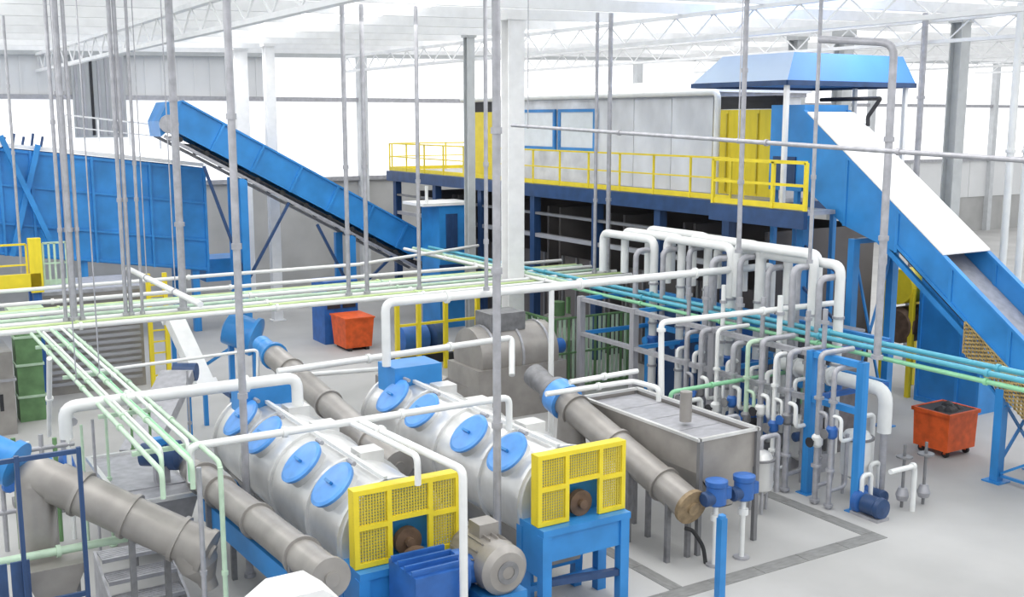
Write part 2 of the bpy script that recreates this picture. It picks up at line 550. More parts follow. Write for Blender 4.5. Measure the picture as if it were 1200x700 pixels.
for xx, yy in ((19.45, 19.05), (23.7, 19.05), (23.7, 20.7)):
    piece('post', 'white', t, xx - .05, xx + .05, yy - .05, yy + .05, PZ, z0 - .08)

railing('platform_railing', (PX + .02, 21.0, PZ), (PX + .02, 41.3, PZ), 'long yellow guard rail along the front of the cabin walkway', 13)
railing('platform_railing', (PX - .7, 17.75, PZ), (PX - .7, 20.85, PZ), 'short thick yellow guard rail before the conveyor head at the platform corner', 3, w=.08)
railing('platform_railing', (PX + .2, 41.45, PZ), (24.8, 41.45, PZ), 'yellow guard rail across the far end of the platform', 4)

# ------------------------------------------------------------------ big conveyor on the right
SX0, SX1 = 19.9, 21.4


def cz(y):          # upper edge of the trough along Y
    return 6.72 - .749 * (17.72 - y)


t = thing('belt_conveyor', (20.6, 13.0, 0), 'large blue inclined belt conveyor with a white cover rising to the cabin', 'conveyor')
YH, YF = 18.9, 9.6
for xx in (SX0, SX1):
    a0 = [(YH, 1.55), (15.4, 1.25), (YF, 1.25)]
    yy = [18.9, 17.5, 16.0, 14.55, 13.1, 11.6, 9.6]
    for i in range(6):
        ya, yb = yy[i], yy[i + 1]
        da, db = (1.75, 1.6) if i == 0 else ((1.6, .95) if i == 1 else (.78, .78))
        MB().prism([(xx, ya - .01, cz(ya)), (xx, yb + .01, cz(yb)), (xx, yb + .01, cz(yb) - db), (xx, ya - .01, cz(ya) - da)],
                   (.05, 0, 0)).build('side_panel', 'blue', t)
        piece('rib', 'blue', t, xx - .03, xx + .08, yb - .04, yb + .04, cz(yb) - db, cz(yb))
for xx in (SX0 - .03, SX1 - .03):
    MB().bar((xx + .055, YH, cz(YH)), (xx + .055, YF, cz(YF)), .13, .06).build('top_flange', 'blue', t)
    MB().bar((xx + .055, 16.0, cz(16.0) - .78), (xx + .055, YF, cz(YF) - .78), .12, .07).build('bottom_flange', 'blue', t)
MB().bar((20.67, YH, cz(YH) - .55), (20.67, YF, cz(YF) - .55), 1.44, .04).build('belt', 'galv', t)
MB().bar((20.67, 16.4, cz(16.4) - .98), (20.67, YF, cz(YF) - .98), 1.2, .04).build('return_belt', 'rubber', t)
MB().bar((20.0, 16.6, cz(16.6) - 1.15), (20.0, YF, cz(YF) - 1.15), .1, .12).build('lower_chord', 'blue', t)
MB().bar((21.35, 16.6, cz(16.6) - 1.15), (21.35, YF, cz(YF) - 1.15), .1, .12).build('lower_chord', 'blue', t)
for k in range(4):
    ya = 18.75 - k * 1.0
    yb = ya - .99
    MB().prism([(SX0 - .04, ya, cz(ya) + .05), (SX0 - .04, yb, cz(yb) + .05), (SX0 - .04, yb, cz(yb) + .09), (SX0 - .04, ya, cz(ya) + .09)],
               (SX1 - SX0 + .1, 0, 0)).build('cover_sheet', 'white', t)
# rusty guard mesh under the belt and its frame
gm = MB()
for k in range(26):
    y0 = 14.1 - k * .09
    gm.bar((SX0 - .06, y0, cz(y0) - .78), (SX0 - .06, y0 - .0, cz(y0) - 1.45), .03, .04)
for k in range(9):
    o = .78 + k * .08
    gm.bar((SX0 - .06, 14.1, cz(14.1) - o), (SX0 - .06, 11.9, cz(11.9) - o), .03, .025)
gm.build('guard_mesh', 'tan', t)
MB().box(SX0 + .02, SX1 + .03, 18.9, 20.0, PZ + .35, 7.75).build('head_housing', 'blue', t)
MB().box(SX0 - .02, SX0 + .02, 19.1, 19.85, PZ + .5, 6.5).build('housing_opening', 'blue_dark', t)
for xx in (SX0 + .1, SX1 - .1):
    for yy in (19.1, 19.85):
        piece('housing_leg', 'blue', t, xx - .06, xx + .06, yy - .06, yy + .06, 0, PZ + .35)

# leg frames of the big conveyor
for yy, lab in ((13.19, 'blue braced leg frame standing on the floor under the big conveyor near the right edge'),
                (17.2, 'tall blue braced leg frame under the head of the big conveyor')):
    t = thing('conveyor_support', (20.6, yy, 0), lab, 'support frame')
    zt = cz(yy) - (1.35 if yy < 15 else 1.65)
    for xx in (19.92, 21.3):
        MB().box(xx - .1, xx + .1, yy - .09, yy + .09, 0, zt).build('leg', 'blue', t)
        MB().box(xx - .2, xx + .2, yy - .2, yy + .2, 0, .03).build('foot_plate', 'blue', t)
    MB().bar((19.92, yy, .3), (21.3, yy, zt - .2), .05, .05).build('brace', 'blue', t)
    MB().bar((21.3, yy, .3), (19.92, yy, zt - .2), .05, .05).build('brace', 'blue', t)
    MB().bar((19.92, yy, zt - .06), (21.3, yy, zt - .06), .12, .12).build('cross_bar', 'blue', t)
    if yy > 15:
        for k in range(3):
            MB().bar((19.92, yy - .02, 1.2 + k * 1.2), (19.92, yy + 1.6, 2.4 + k * 1.0), .06, .06).build('brace', 'blue_dark', t)
        MB().box(19.82, 20.02, yy + 1.5, yy + 1.7, 0, 5.0).build('leg', 'blue', t)
    else:
        MB().bar((19.92, yy - .1, .15), (19.92, yy - 1.9, .15), .06, .06).build('base_rail', 'blue', t)
        MB().bar((19.92, yy - .1, .2), (19.92, yy - 1.8, 1.25), .05, .05).build('brace', 'blue', t)
        MB().bar((19.92, yy - .1, 1.6), (19.92, yy + .95, 2.6), .05, .05).build('brace', 'blue', t)

# blue discharge box beneath the conveyor
t = thing('discharge_box', (24.8, 17.4, 0), 'tall plain blue sheet metal chute box on the floor behind the orange cart', 'chute')
MB().prism([(24.1, 18.5, 0), (24.1, 16.6, 0), (24.1, 16.6, 3.0), (24.1, 18.5, 4.3)], (1.5, 0, 0)).build('body', 'blue', t)
for yy in (18.46, 17.25, 16.62):
    piece('stiffener', 'blue', t, 24.05, 24.1, yy - .04, yy + .04, 0, 2.95)
piece('base_rail', 'blue', t, 24.04, 24.1, 16.62, 18.46, 0, .12)

# orange cart
t = thing('waste_cart', (20.6, 15.0, 0), 'orange steel tipping cart with dark contents on the open floor', 'cart')
x0, x1, y0, y1 = 20.25, 21.25, 14.62, 15.55
zb, zt = .16, .98
MB().hexa([(x0 + .02, y0 + .02, zb), (x1 - .02, y0 + .02, zb), (x1 - .02, y1 - .02, zb), (x0 + .02, y1 - .02, zb),
           (x0, y0, zt), (x1, y0, zt), (x1, y1, zt), (x0, y1, zt)]).build('bin', 'orange', t)
b = MB()
b.box(x0 - .04, x1 + .04, y0 - .04, y0 + .02, zt - .03, zt + .05).box(x0 - .04, x1 + .04, y1 - .02, y1 + .04, zt - .03, zt + .05)
b.box(x0 - .04, x0 + .02, y0, y1, zt - .03, zt + .05).box(x1 - .02, x1 + .04, y0, y1, zt - .03, zt + .05)
b.build('rim', 'orange', t)
MB().prism([(x0 + .03, y0 + .03, zt + .01), (x1 - .03, y0 + .03, zt + .01), (x1 - .03, y1 - .03, zt + .01), (x0 + .03, y1 - .03, zt + .01)], (0, 0, .03)).build('load', 'black', t)
for k in range(7):
    MB().lathe((x0 + .2 + random.random() * .6, y0 + .2 + random.random() * .5, zt + .03), (0, 0, 1), [(0, .16), (.06, .12), (.12, .0)], 7, False).build('scrap', 'black', t)
for xx in (x0 + .15, x1 - .15):
    for yy in (y0 + .15, y1 - .15):
        MB().lathe((xx - .03, yy, .08), (1, 0, 0), [(0, .08), (.06, .08)], 14).build('wheel', 'rubber', t)
        piece('caster_fork', 'orange', t, xx - .05, xx + .05, yy - .03, yy + .03, .08, .2)

# ------------------------------------------------------------------ bunker and inclined conveyor on the left
t = thing('feed_bunker', (8.0, 39.5, 0), 'big ribbed blue sheet metal bunker at the far left', 'bunker')


def bt(x):
    return 6.46 - .121 * (x - 5.0)


def bb(x):
    return 3.05 - .15 * (x - 4.8)


BX0, BX1, BY = 2.6, 10.9, 38.0
MB().prism([(BX0, BY, bb(BX0)), (BX1, BY, bb(BX1)), (BX1, BY, bt(BX1)), (BX0, BY, bt(BX0))], (0, 3.0, 0)).build('body', 'blue', t)
nb = 9
for i in range(nb + 1):
    xx = BX0 + (BX1 - BX0) * i / nb
    MB().prism([(xx - .04, BY - .1, bb(xx)), (xx + .04, BY - .1, bb(xx)), (xx + .04, BY - .1, bt(xx)), (xx - .04, BY - .1, bt(xx))], (0, .1, 0)).build('rib', 'blue', t)
for fr in (0.02, .3, .66, .98):
    z0, z1 = bb(BX0) + (bt(BX0) - bb(BX0)) * fr, bb(BX1) + (bt(BX1) - bb(BX1)) * fr
    MB().bar((BX0, BY - .035, z0), (BX1, BY - .035, z1), .07, .07).build('stringer', 'blue', t)
MB().bar((BX0, BY + 1.5, bt(BX0) + .1), (BX1, BY + 1.5, bt(BX1) + .1), 3.1, .12).build('rim', 'white', t)
for xx in (3.2, 6.8, 10.5):
    for yy in (BY + .2, BY + 2.8):
        piece('leg', 'blue', t, xx - .12, xx + .12, yy - .12, yy + .12, 0, bb(xx) + .05)
MB().bar((4.6, BY - .2, 3.1), (5.6, BY - .2, 6.6), .16, .16).build('brace', 'blue', t)
MB().bar((5.9, BY - .38, 3.1), (4.5, BY - .38, 6.9), .16, .16).build('brace', 'blue', t)
for k in range(5):
    MB().tube((4.6 + k * .28, BY + .1, bt(4.6)), (4.6 + k * .28 + .08, BY + .1, bt(4.6) + .35 + .1 * (k % 2)), .04, 8).build('hose_stub', 'blue_dark', t)
MB().box(10.9, 12.4, BY + .3, BY + 1.8, 1.7, 2.5).build('drive_box', 'blue', t)

railing('bunker_railing', (6.6, 38.5, 6.75), (9.6, 38.5, 6.4), 'short white guard rail on top of the blue bunker', 3, m='white', h=.8, toe=False)

t = thing('belt_conveyor', (14.2, 37.3, 0), 'long blue inclined belt conveyor rising to the upper left', 'conveyor')
A, B_ = V(9.55, 36.2, 7.55), V(18.9, 36.2, 2.45)
dv = (B_ - A).normalized()
nv = V(0, -1, 0).cross(dv)
if nv.z < 0:
    nv = -nv
for y0 in (36.2, 37.5):
    n = 7
    for i in range(n):
        p, q = A.lerp(B_, i / n), A.lerp(B_, (i + 1) / n)
        p, q = V(p.x, y0, p.z) + dv * .01, V(q.x, y0, q.z) - dv * .01
        MB().prism([p - nv * .48, q - nv * .48, q + nv * .48, p + nv * .48], (0, .05, 0)).build('side_panel', 'blue', t)
        if i:
            MB().bar(V(p.x, y0 - .03, p.z) - nv * .5, V(p.x, y0 - .03, p.z) + nv * .5, .08, .08, (0, 1, 0)).build('rib', 'blue', t)
    a, c = V(A.x, y0, A.z), V(B_.x, y0, B_.z)
    MB().bar(a + nv * .5, c + nv * .5, .14, .06, nv).build('top_flange', 'blue', t)
    MB().bar(a - nv * .78, c - nv * .78, .1, .1, nv).build('lower_chord', 'galv', t)
MB().bar(V(A.x, 36.85, A.z) - nv * .2, V(B_.x, 36.85, B_.z) - nv * .2, 1.25, .04, nv).build('belt', 'rubber', t)
MB().bar(V(A.x + .8, 36.85, A.z - .43) - nv * .62, V(B_.x, 36.85, B_.z) - nv * .62, 1.2, .05, nv).build('return_belt', 'rubber', t)
for k in range(11):
    p = A.lerp(B_, (k + .5) / 11)
    MB().lathe(V(p.x, 36.18, p.z) - nv * .64, (0, 1, 0), [(0, .09), (1.4, .09)], 10).build('roller', 'rubber', t)
MB().prism([V(9.55, 36.15, 7.55) + nv * .52, V(9.55, 36.15, 7.55) - nv * .6, V(9.05, 36.15, 6.85), V(9.0, 36.15, 7.35), V(9.3, 36.15, 7.95)], (0, 1.45, 0)).build('head_box', 'blue', t)
MB().lathe((9.3, 36.0, 7.25), (0, 1, 0), [(0, .3), (.15, .3)], 16).build('drive_wheel', 'galv', t)

for xx, lab in ((11.7, 'slender blue leg frame under the upper part of the inclined conveyor'),
                (15.6, 'wide blue leg frame under the lower part of the inclined conveyor')):
    t = thing('conveyor_support', (xx, 36.8, 0), lab, 'support frame')
    zt = A.z + (xx - A.x) * dv.z / dv.x - .95
    for yy in (36.25, 37.45):
        MB().box(xx - .13, xx + .13, yy - .1, yy + .1, 0, zt).build('leg', 'blue', t)
    MB().bar((xx, 36.25, zt * .45), (xx, 37.45, zt * .45), .1, .1).build('cross_bar', 'blue', t)
    MB().bar((xx, 36.2, zt * .35), (xx + 1.6, 36.2, zt - .85), .09, .09).build('brace', 'blue_dark', t)
    MB().bar((xx, 36.2, zt * .35), (xx - 1.3, 36.2, zt + .55 - .1), .09, .09).build('brace', 'blue_dark', t)


# ------------------------------------------------------------------ washers
def washer(xc, label, guard_label):
    t = thing('friction_washer', (xc, 16.0, 0), label, 'washer')
    AZ, R0 = 1.62, .80
    Y0, Y1 = 13.25, 19.1
    prof = [(0, R0 * .55), (0, R0), (Y1 - Y0, R0), (Y1 - Y0, R0 * .55)]
    MB().lathe((xc, Y0, AZ), (0, 1, 0), prof, 36).build('drum', 'stainless', t)
    for yy in (13.3, 14.5, 16.05, 17.5, 19.0):
        MB().lathe((xc, yy, AZ), (0, 1, 0), [(0, R0 - .02), (0, R0 + .05), (.07, R0 + .05), (.07, R0 - .02)], 36, False, False).build('hoop', 'stainless', t)
    MB().prism([(xc - .62, Y0 + .1, 1.1), (xc + .62, Y0 + .1, 1.1), (xc + .35, Y0 + .1, .55), (xc - .35, Y0 + .1, .55)], (0, Y1 - Y0 - .2, 0)).build('trough', 'tube_grey', t)
    for yy in (13.6, 16.1, 18.7):
        for s in (-1, 1):
            MB().bar((xc + s * .45, yy, 0), (xc + s * .5, yy, 1.15), .14, .14).build('leg', 'blue', t)
        MB().box(xc - .5, xc + .5, yy - .06, yy + .06, .4, .54).build('cross_bar', 'blue', t)
    an = math.radians(47)
    nrm = V(-math.cos(an), 0, math.sin(an))
    for yy in (13.95, 15.15, 16.85, 18.05):
        c = V(xc, yy, AZ) + nrm * (R0 - .08)
        neck = MB().lathe(c, nrm, [(0, .33), (.17, .33)], 24).build('hatch_neck', 'stainless', t)
        lid = MB().lathe(c + nrm * .17, nrm, [(0, .37), (.05, .38), (.07, .33), (.085, .0)], 28).build('hatch_lid', 'blue_lit', t)
        MB().bar(c + nrm * .285 + V(0, -.1, 0), c + nrm * .285 + V(0, .1, 0), .04, .05, nrm).build('handle', 'blue', lid)
        up = V(math.sin(an), 0, math.cos(an))
        MB().tube(c + nrm * .2 + up * .41 + V(0, -.1, 0), c + nrm * .2 + up * .41 + V(0, .1, 0), .035, 8).build('hinge', 'galv', lid)
    # top details
    for yy in (14.6, 16.3, 17.6):
        MB().box(xc + .02, xc + .4, yy - .18, yy + .18, AZ + R0 - .12, AZ + R0 + .1).build('inspection_box', 'stainless', t)
    MB().box(xc - .5, xc + .5, 18.2, 18.95, AZ + .55, AZ + 1.15).build('inlet_box', 'blue', t)
    MB().bar((xc - .1, 13.3, AZ + R0 + .06), (xc - .1, 19.0, AZ + R0 + .06), .06, .06).build('spray_pipe', 'white_pipe', t)
    # blue stand under the guard
    gx0, gx1, gy = xc - .8, xc + .8, 12.95
    for xx in (gx0 + .07, gx1 - .1):
        for yy in (12.72, 13.3):
            MB().box(xx - .08, xx + .08, yy - .075, yy + .075, 0, 1.36).build('stand_post', 'blue', t)
    MB().box(gx0, gx1, 12.64, 13.38, 1.36, 1.46).build('stand_top', 'blue', t)
    MB().box(gx0 + .15, gx1 - .18, 12.68, 12.76, .95, 1.36).build('stand_apron', 'blue', t)
    sp = MB().box(gx0, gx0 + .05, 12.8, 13.22, .7, 1.36).build('stand_panel', 'blue', t)
    MB().bar((gx0 + .1, 12.72, .62), (gx1 - .1, 12.72, .5), .1, .1).build('stand_rail', 'blue_dark', t)
    MB().bar((gx0 + .1, 13.3, .3), (gx1 - .1, 13.3, .3), .1, .1).build('stand_rail', 'blue', t)
    # bearing plate, pulley and shaft seen through the opening
    MB().box(xc - .5, xc + .5, 13.1, 13.16, 1.46, 2.4).build('end_plate', 'blue', t)
    MB().lathe((xc + .05, 13.1, 1.66), (0, -1, 0), [(0, .1), (.1, .1), (.1, .2), (.2, .2), (.2, .07), (.28, .07)], 20).build('pulley', 'rust', t)
    # yellow belt guard
    g = thing('belt_guard', (xc, gy, 1.46), guard_label, 'guard')
    xs = (gx0, gx0 + .52, gx1 - .46, gx1)
    zt, zm, zb = 2.56, 2.03, 1.47
    fr = MB()
    w = .07

    def fb(xa, xb, za, zb2):
        fr.box(xa, xb, gy - .16, gy - .10, za, zb2)
    fb(gx0, gx1, zt - w, zt)
    for xx in (gx0, gx1 - w):
        fb(xx, xx + w, zb, zt - w)
    for xx in (xs[1] - w / 2, xs[2] - w / 2):
        fb(xx, xx + w, zb, zt - w)
    fb(gx0 + w, xs[1] - w / 2, zm - w / 2, zm + w / 2)
    fb(xs[2] + w / 2, gx1 - w, zm - w / 2, zm + w / 2)
    fb(xs[1] + w / 2, xs[2] - w / 2, zm - w / 2 + .05, zm + w / 2 + .05)
    fb(gx0 + w, xs[1] - w / 2, zb, zb + w)
    fb(xs[2] + w / 2, gx1 - w, zb, zb + w)
    fr.build('guard_frame', 'yellow', g)
    for (xa, xb, za, zc) in ((xs[0], xs[1], zm, zt), (xs[0], xs[1], zb, zm), (xs[1], xs[2], zm + .05, zt), (xs[2], xs[3], zm, zt), (xs[2], xs[3], zb, zm)):
        m = MB()
        k = xa + .04
        while k < xb:
            m.box(k - .011, k + .011, gy - .135, gy - .125, za, zc)
            k += .042
        k = za + .03
        while k < zc:
            m.box(xa, xb, gy - .125, gy - .115, k - .011, k + .011)
            k += .042
        m.build('mesh_panel', 'yellow_mesh', g)
    for xx in (gx0 + .005, gx1 - .045):
        MB().box(xx, xx + .04, gy - .1, gy + .04, zb, zt - .045).build('side_plate', 'yellow', g)
    MB().box(gx0 + .003, gx1 - .003, gy - .1, gy + .04, zt - .042, zt - .003).build('top_plate', 'yellow', g)
    return t


washer(6.25, 'nearer stainless drum washer with four round blue hatch lids', 'yellow mesh belt guard on the nearer washer, behind the grey motor')
washer(9.15, 'farther stainless drum washer with blue lids, left of the hopper tank', 'yellow mesh belt guard on its open blue stand, nearest the hopper tank')

# gearbox and motor in front of the nearer washer
t = thing('gearbox', (6.2, 12.2, 0), 'blue gearbox on a pedestal before the nearer yellow guard', 'gearbox')
MB().box(5.55, 6.9, 11.85, 12.55, 0, .95).build('pedestal', 'blue', t)
MB().box(5.85, 6.6, 11.8, 12.6, .95, 1.62).build('housing', 'blue_motor', t)
MB().lathe((6.3, 12.6, 1.42), (0, 1, 0), [(0, .24), (.14, .24), (.14, .12), (.3, .12)], 18).build('coupling', 'rust', t)
MB().lathe((6.6, 12.2, 1.4), (1, 0, 0), [(0, .3), (.12, .3), (.12, .2), (.3, .2)], 18).build('flange', 'blue_motor', t)
for k in range(4):
    piece('fin', 'blue_motor', t, 5.83, 6.62, 11.86 + k * .2, 11.9 + k * .2, 1.62, 1.7)
t = thing('electric_motor', (7.15, 12.0, 0), 'large grey finned electric motor beside the blue gearbox', 'motor')
MB().box(6.85, 7.5, 11.75, 12.65, 0, 1.12).build('pedestal', 'blue', t)
MB().lathe((7.17, 12.85, 1.45), (0, -1, 0), [(0, .18), (.05, .3), (.14, .33), (.8, .33), (.82, .35), (1.05, .35), (1.13, .27), (1.16, .0)], 26).build('casing', 'tube_grey', t)
for k in range(18):
    an = 2 * math.pi * k / 18
    d = V(math.cos(an), 0, math.sin(an))
    MB().bar(V(7.17, 12.68, 1.45) + d * .345, V(7.17, 12.07, 1.45) + d * .345, .05, .016, V(0, 1, 0).cross(d)).build('fin', 'tube_grey', t)
MB().lathe((7.17, 11.71, 1.45), (0, -1, 0), [(0, .16), (.02, .16), (.02, .09), (.0, .09)], 18).build('fan_grille', 'galv_dark', t)
MB().box(7.05, 7.35, 12.25, 12.55, 1.75, 1.95).build('terminal_box', 'tube_grey', t)


# ------------------------------------------------------------------ screw conveyor tubes
def screw(p, q, r, label, m='tube_grey', cap='brown_cap', n_fl=3, motor=True, legs=(), mot_m='blue'):
    p, q = Vector(p), Vector(q)     # p = upper end with motor
    d = (q - p)
    L = d.length
    dn = d.normalized()
    base = (p + q) / 2
    t = thing('screw_conveyor', (base.x, base.y, 0), label, 'screw conveyor')
    MB().lathe(p, d, [(0, r), (L, r)], 24).build('tube', m, t)
    for k in range(n_fl):
        f = (k + .5) / n_fl
        MB().lathe(p + d * f, d, [(-.03, r + .04), (.03, r + .04)], 24).build('flange', m, t)
    MB().lathe(q, d, [(0, r + .03), (.08, r + .03), (.1, r * .4), (.14, r * .4)], 24).build('end_cap', cap, t)
    if motor:
        MB().lathe(p, -d, [(0, r + .05), (.1, r + .05), (.12, r * .8), (.55, r * .8), (.6, r * .85), (.85, r * .85), (.9, r * .3)], 20).build('drive_motor', mot_m, t)
    for f in legs:
        c = p + d * f
        for s in (-1, 1):
            MB().bar((c.x + s * r * .8, c.y, 0), (c.x + s * r * .8, c.y, c.z), .08, .08).build('leg', 'galv_dark', t)
    return t


screw((11.65, 17.21, 2.10), (11.65, 13.24, 1.05), .28, 'thick grey inclined screw tube beside the stainless hopper tank', mot_m='galv_dark', legs=(.66, .93))
t = thing('tube_collar', (11.65, 17.1, 1.9), 'blue band with a blue bearing head near the top of the hopper screw tube', 'collar')
p, q = Vector((11.65, 17.21, 2.10)), Vector((11.65, 13.24, 1.05))
MB().lathe(p.lerp(q, .01), q - p, [(0, .31), (0, .36), (.34, .36), (.34, .31)], 24).build('band', 'blue_lit', t)
c = p.lerp(q, .13)
MB().lathe(c, (0, 0, -1), [(0, .26), (.25, .26), (1.0, .30)], 20).build('drop_chute', 'tube_grey', t)
screw((7.75, 22.29, 2.35), (7.75, 16.29, 1.58), .25, 'grey inclined screw tube with a blue head running between the two washers', mot_m='blue', cap='tube_grey', legs=(.12, .8))
t = screw((4.80, 17.48, 1.50), (4.80, 12.11, 1.79), .235, 'grey screw tube running along the left flank of the nearer washer', motor=True, mot_m='tube_grey', cap='tube_grey', legs=(.15, .85))
p, q = Vector((4.80, 17.48, 1.50)), Vector((4.80, 12.11, 1.79))
d = V(0, 0, -.42)
MB().bar(p.lerp(q, .05) + d, p.lerp(q, .93) + d, .3, .34).build('trough', 'blue', t)
p, q = Vector((2.33, 16.20, 2.26)), Vector((4.04, 14.90, 1.33))
t = screw(p, q, .30, 'thick grey screw tube with an elbow at the lower left', motor=False, cap='tube_grey', legs=(.62,))
MB().path([p, p + (p - q).normalized() * .35, p + (p - q).normalized() * .35 + V(0, 0, -1.3)], .27, 18, bend=.3).build('elbow', 'tube_grey', t)
c = p + (p - q).normalized() * .62
MB().lathe(c, p - q, [(0, .34), (.12, .34), (.14, .28), (.8, .28), (.9, .15)], 20).build('drive_motor', 'blue', t)
c = p.lerp(q, .9)
MB().lathe(c, (.35, -.1, -1), [(0, .3), (.35, .28), (.6, .14), (.75, .12)], 18).build('outlet', 'tube_grey', t)

# hose at the end of the hopper tube
h0 = Vector((11.65, 13.33, 0.61))
MB().path([(h0.x, h0.y, .62), (h0.x + .12, h0.y - .05, .58), (h0.x + .28, h0.y - .15, .3), (h0.x + .3, h0.y - .2, .0)], .035, 8, bend=.12).build(
    'drain_hose', 'rubber', label='short curved black hose hanging below the brown tube end', cat='hose')

# ------------------------------------------------------------------ stainless hopper tank
t = thing('hopper_tank', (12.7, 15.1, 0), 'open stainless steel V-bottomed hopper tank in front of the pipe rack', 'tank')
X0, X1, Y0, Y1, ZR = 12.05, 13.4, 13.5, 16.9, 2.02
b = MB()
for q in ([(X0, Y0, ZR), (X0, Y1, ZR), (X0, Y1, 1.45), (X0, Y0, 1.45)],
          [(X0, Y0, 1.45), (X0, Y1, 1.45), (12.55, Y1, .75), (12.55, Y0, .75)],
          [(X1, Y0, 1.45), (X1, Y1, 1.45), (12.85, Y1, .75), (12.85, Y0, .75)],
          [(X1, Y0, ZR), (X1, Y1, ZR), (X1, Y1, 1.45), (X1, Y0, 1.45)],
          [(12.55, Y0, .75), (12.55, Y1, .75), (12.85, Y1, .75), (12.85, Y0, .75)]):
    b.prism(q, (.015, 0, .015))
b.build('trough', 'tube_grey', t)
for yy in (Y0, Y1):
    MB().prism([(X0, yy, ZR), (X1, yy, ZR), (X1, yy, 1.45), (12.85, yy, .75), (12.55, yy, .75), (X0, yy, 1.45)], (0, .02, 0)).build('end_plate', 'tube_grey', t)
for k in range(4):
    ya = Y0 + .03 + k * .84
    piece('cover_plate', 'galv', t, X0 + .03, X1 - .03, ya, ya + .82, ZR - .10, ZR - .07)
b = MB()
b.box(X0 - .04, X0 + .03, Y0 - .04, Y1 + .04, ZR, ZR + .05).box(X1 - .03, X1 + .04, Y0 - .04, Y1 + .04, ZR, ZR + .05)
b.box(X0, X1, Y0 - .04, Y0 + .03, ZR, ZR + .05).box(X0, X1, Y1 - .03, Y1 + .04, ZR, ZR + .05)
b.build('rim', 'stainless', t)
for xx in (X0 + .02, X1 - .02):
    for yy in (Y0 - .02, Y1 + .02):
        piece('leg', 'galv_dark', t, xx - .04, xx + .04, yy - .04, yy + .04, 0, ZR)
    piece('leg', 'galv_dark', t, xx - .04, xx + .04, 15.2, 15.28, 0, 1.5)
MB().tube((12.7, 14.6, ZR), (12.7, 14.6, ZR + .55), .11, 14).build('vent_stub', 'tube_grey', t)

# blue posts and motors near the tank
MB().box(11.19, 11.31, 11.96, 12.08, 0, 1.3).lathe((11.25, 12.02, 1.3), (0, 0, 1), [(0, .07), (.05, .06), (.08, 0)], 12).build(
    'bollard_post', 'blue', label='slim blue steel post on the floor drain in the foreground', cat='post')
for px, lab in (((12.02, 13.15, 1.15), 'left of the two blue motors on thin stands by the tank end'),
                ((12.64, 13.15, 1.13), 'right of the two blue motors on thin stands by the tank end')):
    t = thing('pump_motor', (px[0], px[1] - .1, 0), lab, 'motor', 'blue motors by the tank end')
    x, y, z = px[0], px[1] - .15, px[2]
    MB().lathe((x, y, z - .1), (0, 0, 1), [(0, .1), (.04, .17), (.34, .17), (.36, .19), (.44, .19), (.47, .1)], 18).build('casing', 'blue_motor', t)
    MB().lathe((x - .28, y, z + .05), (1, 0, 0), [(0, .1), (.03, .13), (.2, .13), (.24, .08)], 14).build('gear_head', 'blue_dark', t)
    MB().box(x + .15, x + .27, y - .08, y + .08, z, z + .2).build('terminal_box', 'blue_motor', t)
    MB().tube((x, y, .0), (x, y, z - .1), .045, 10).build('stand', 'white_pipe', t)
    MB().lathe((x, y, 0), (0, 0, 1), [(0, .14), (.03, .14)], 16).build('foot_plate', 'galv', t)
    MB().lathe((x, y, z - .35), (0, 0, 1), [(0, .09), (.1, .09)], 14).build('flange', 'white_pipe', t)


# ------------------------------------------------------------------ pipes
def pipe(pts, r, label, m='white_pipe', flanges=(), cat='pipe', group=None, name='pipe_run', hang=()):
    P = [Vector(p) for p in pts]
    base = P[0].copy()
    t = thing(name, base, label, cat, group)
    MB().path(P, r, 10, bend=max(.12, r * 2.0)).build('pipe', m, t)
    lens = [(P[i + 1] - P[i]).length for i in range(len(P) - 1)]
    for f in flanges:
        s = f * sum(lens)
        for i, L in enumerate(lens):
            if s <= L:
                d = (P[i + 1] - P[i]).normalized()
                MB().lathe(P[i] + d * s, d, [(-.03, r * 1.5), (.03, r * 1.5)], 12).build('flange', m, t)
                break
            s -= L
    for f in hang:
        s = f * sum(lens)
        for i, L in enumerate(lens):
            if s <= L:
                c = P[i] + (P[i + 1] - P[i]).normalized() * s
                MB().tube(c, (c.x, c.y, roof_z(c.x)), .012, 6).build('hanger_rod', 'galv', t)
                MB().lathe(c - V(0, 0, 0), P[i + 1] - P[i], [(-.02, r * 1.25), (.02, r * 1.25)], 12).build('clamp', 'galv', t)
                break
            s -= L
    return t


pipe([(8.6, 18.45, 2.78), (8.6, 18.45, 4.0), (18.6, 18.45, 4.0), (18.6, 18.45, 2.6)], .085,
     'long white pipe crossing before the cabin and dropping into the farther washer', flanges=(.2, .45, .7))
MB().tube((12.35, 18.45, 4.0), (12.35, 18.45, 0.0), .06, 10).build('pipe_drop', 'white_pipe', label='white vertical pipe hanging behind the hopper screw tube', cat='pipe')
pipe([(13.55, 16.29, 1.38), (13.55, 16.37, 3.47), (18.2, 16.05, 3.5), (18.2, 16.05, 2.5)], .06,
     'white pipe arching over the hopper tank to the pipe rack', flanges=(.25, .6))
pipe([(2.72, 17.6, 2.5), (2.72, 17.6, 3.0), (6.5, 17.6, 3.0), (6.5, 17.6, 2.45)], .1, 'fat white pipe with bent ends over the upper end of the nearer washer', flanges=(.3, .7))
pipe([(3.8, 14.5, 2.5), (3.8, 14.5, 3.0), (8.9, 14.5, 3.0), (8.9, 14.5, 2.45)], .055, 'white pipe crossing above both washers near their middle', flanges=(.3, .6))
pipe([(6.3, 14.4, 3.0), (6.48, 11.68, 3.0), (6.48, 11.68, 0.0)], .055, 'white pipe bending down in front of the nearer yellow guard', flanges=(.1,))
pipe([(6.15, 14.4, 3.0), (6.25, 12.5, 3.0), (6.25, 12.5, 2.6)], .045, 'short white pipe beside the bent one above the nearer washer')
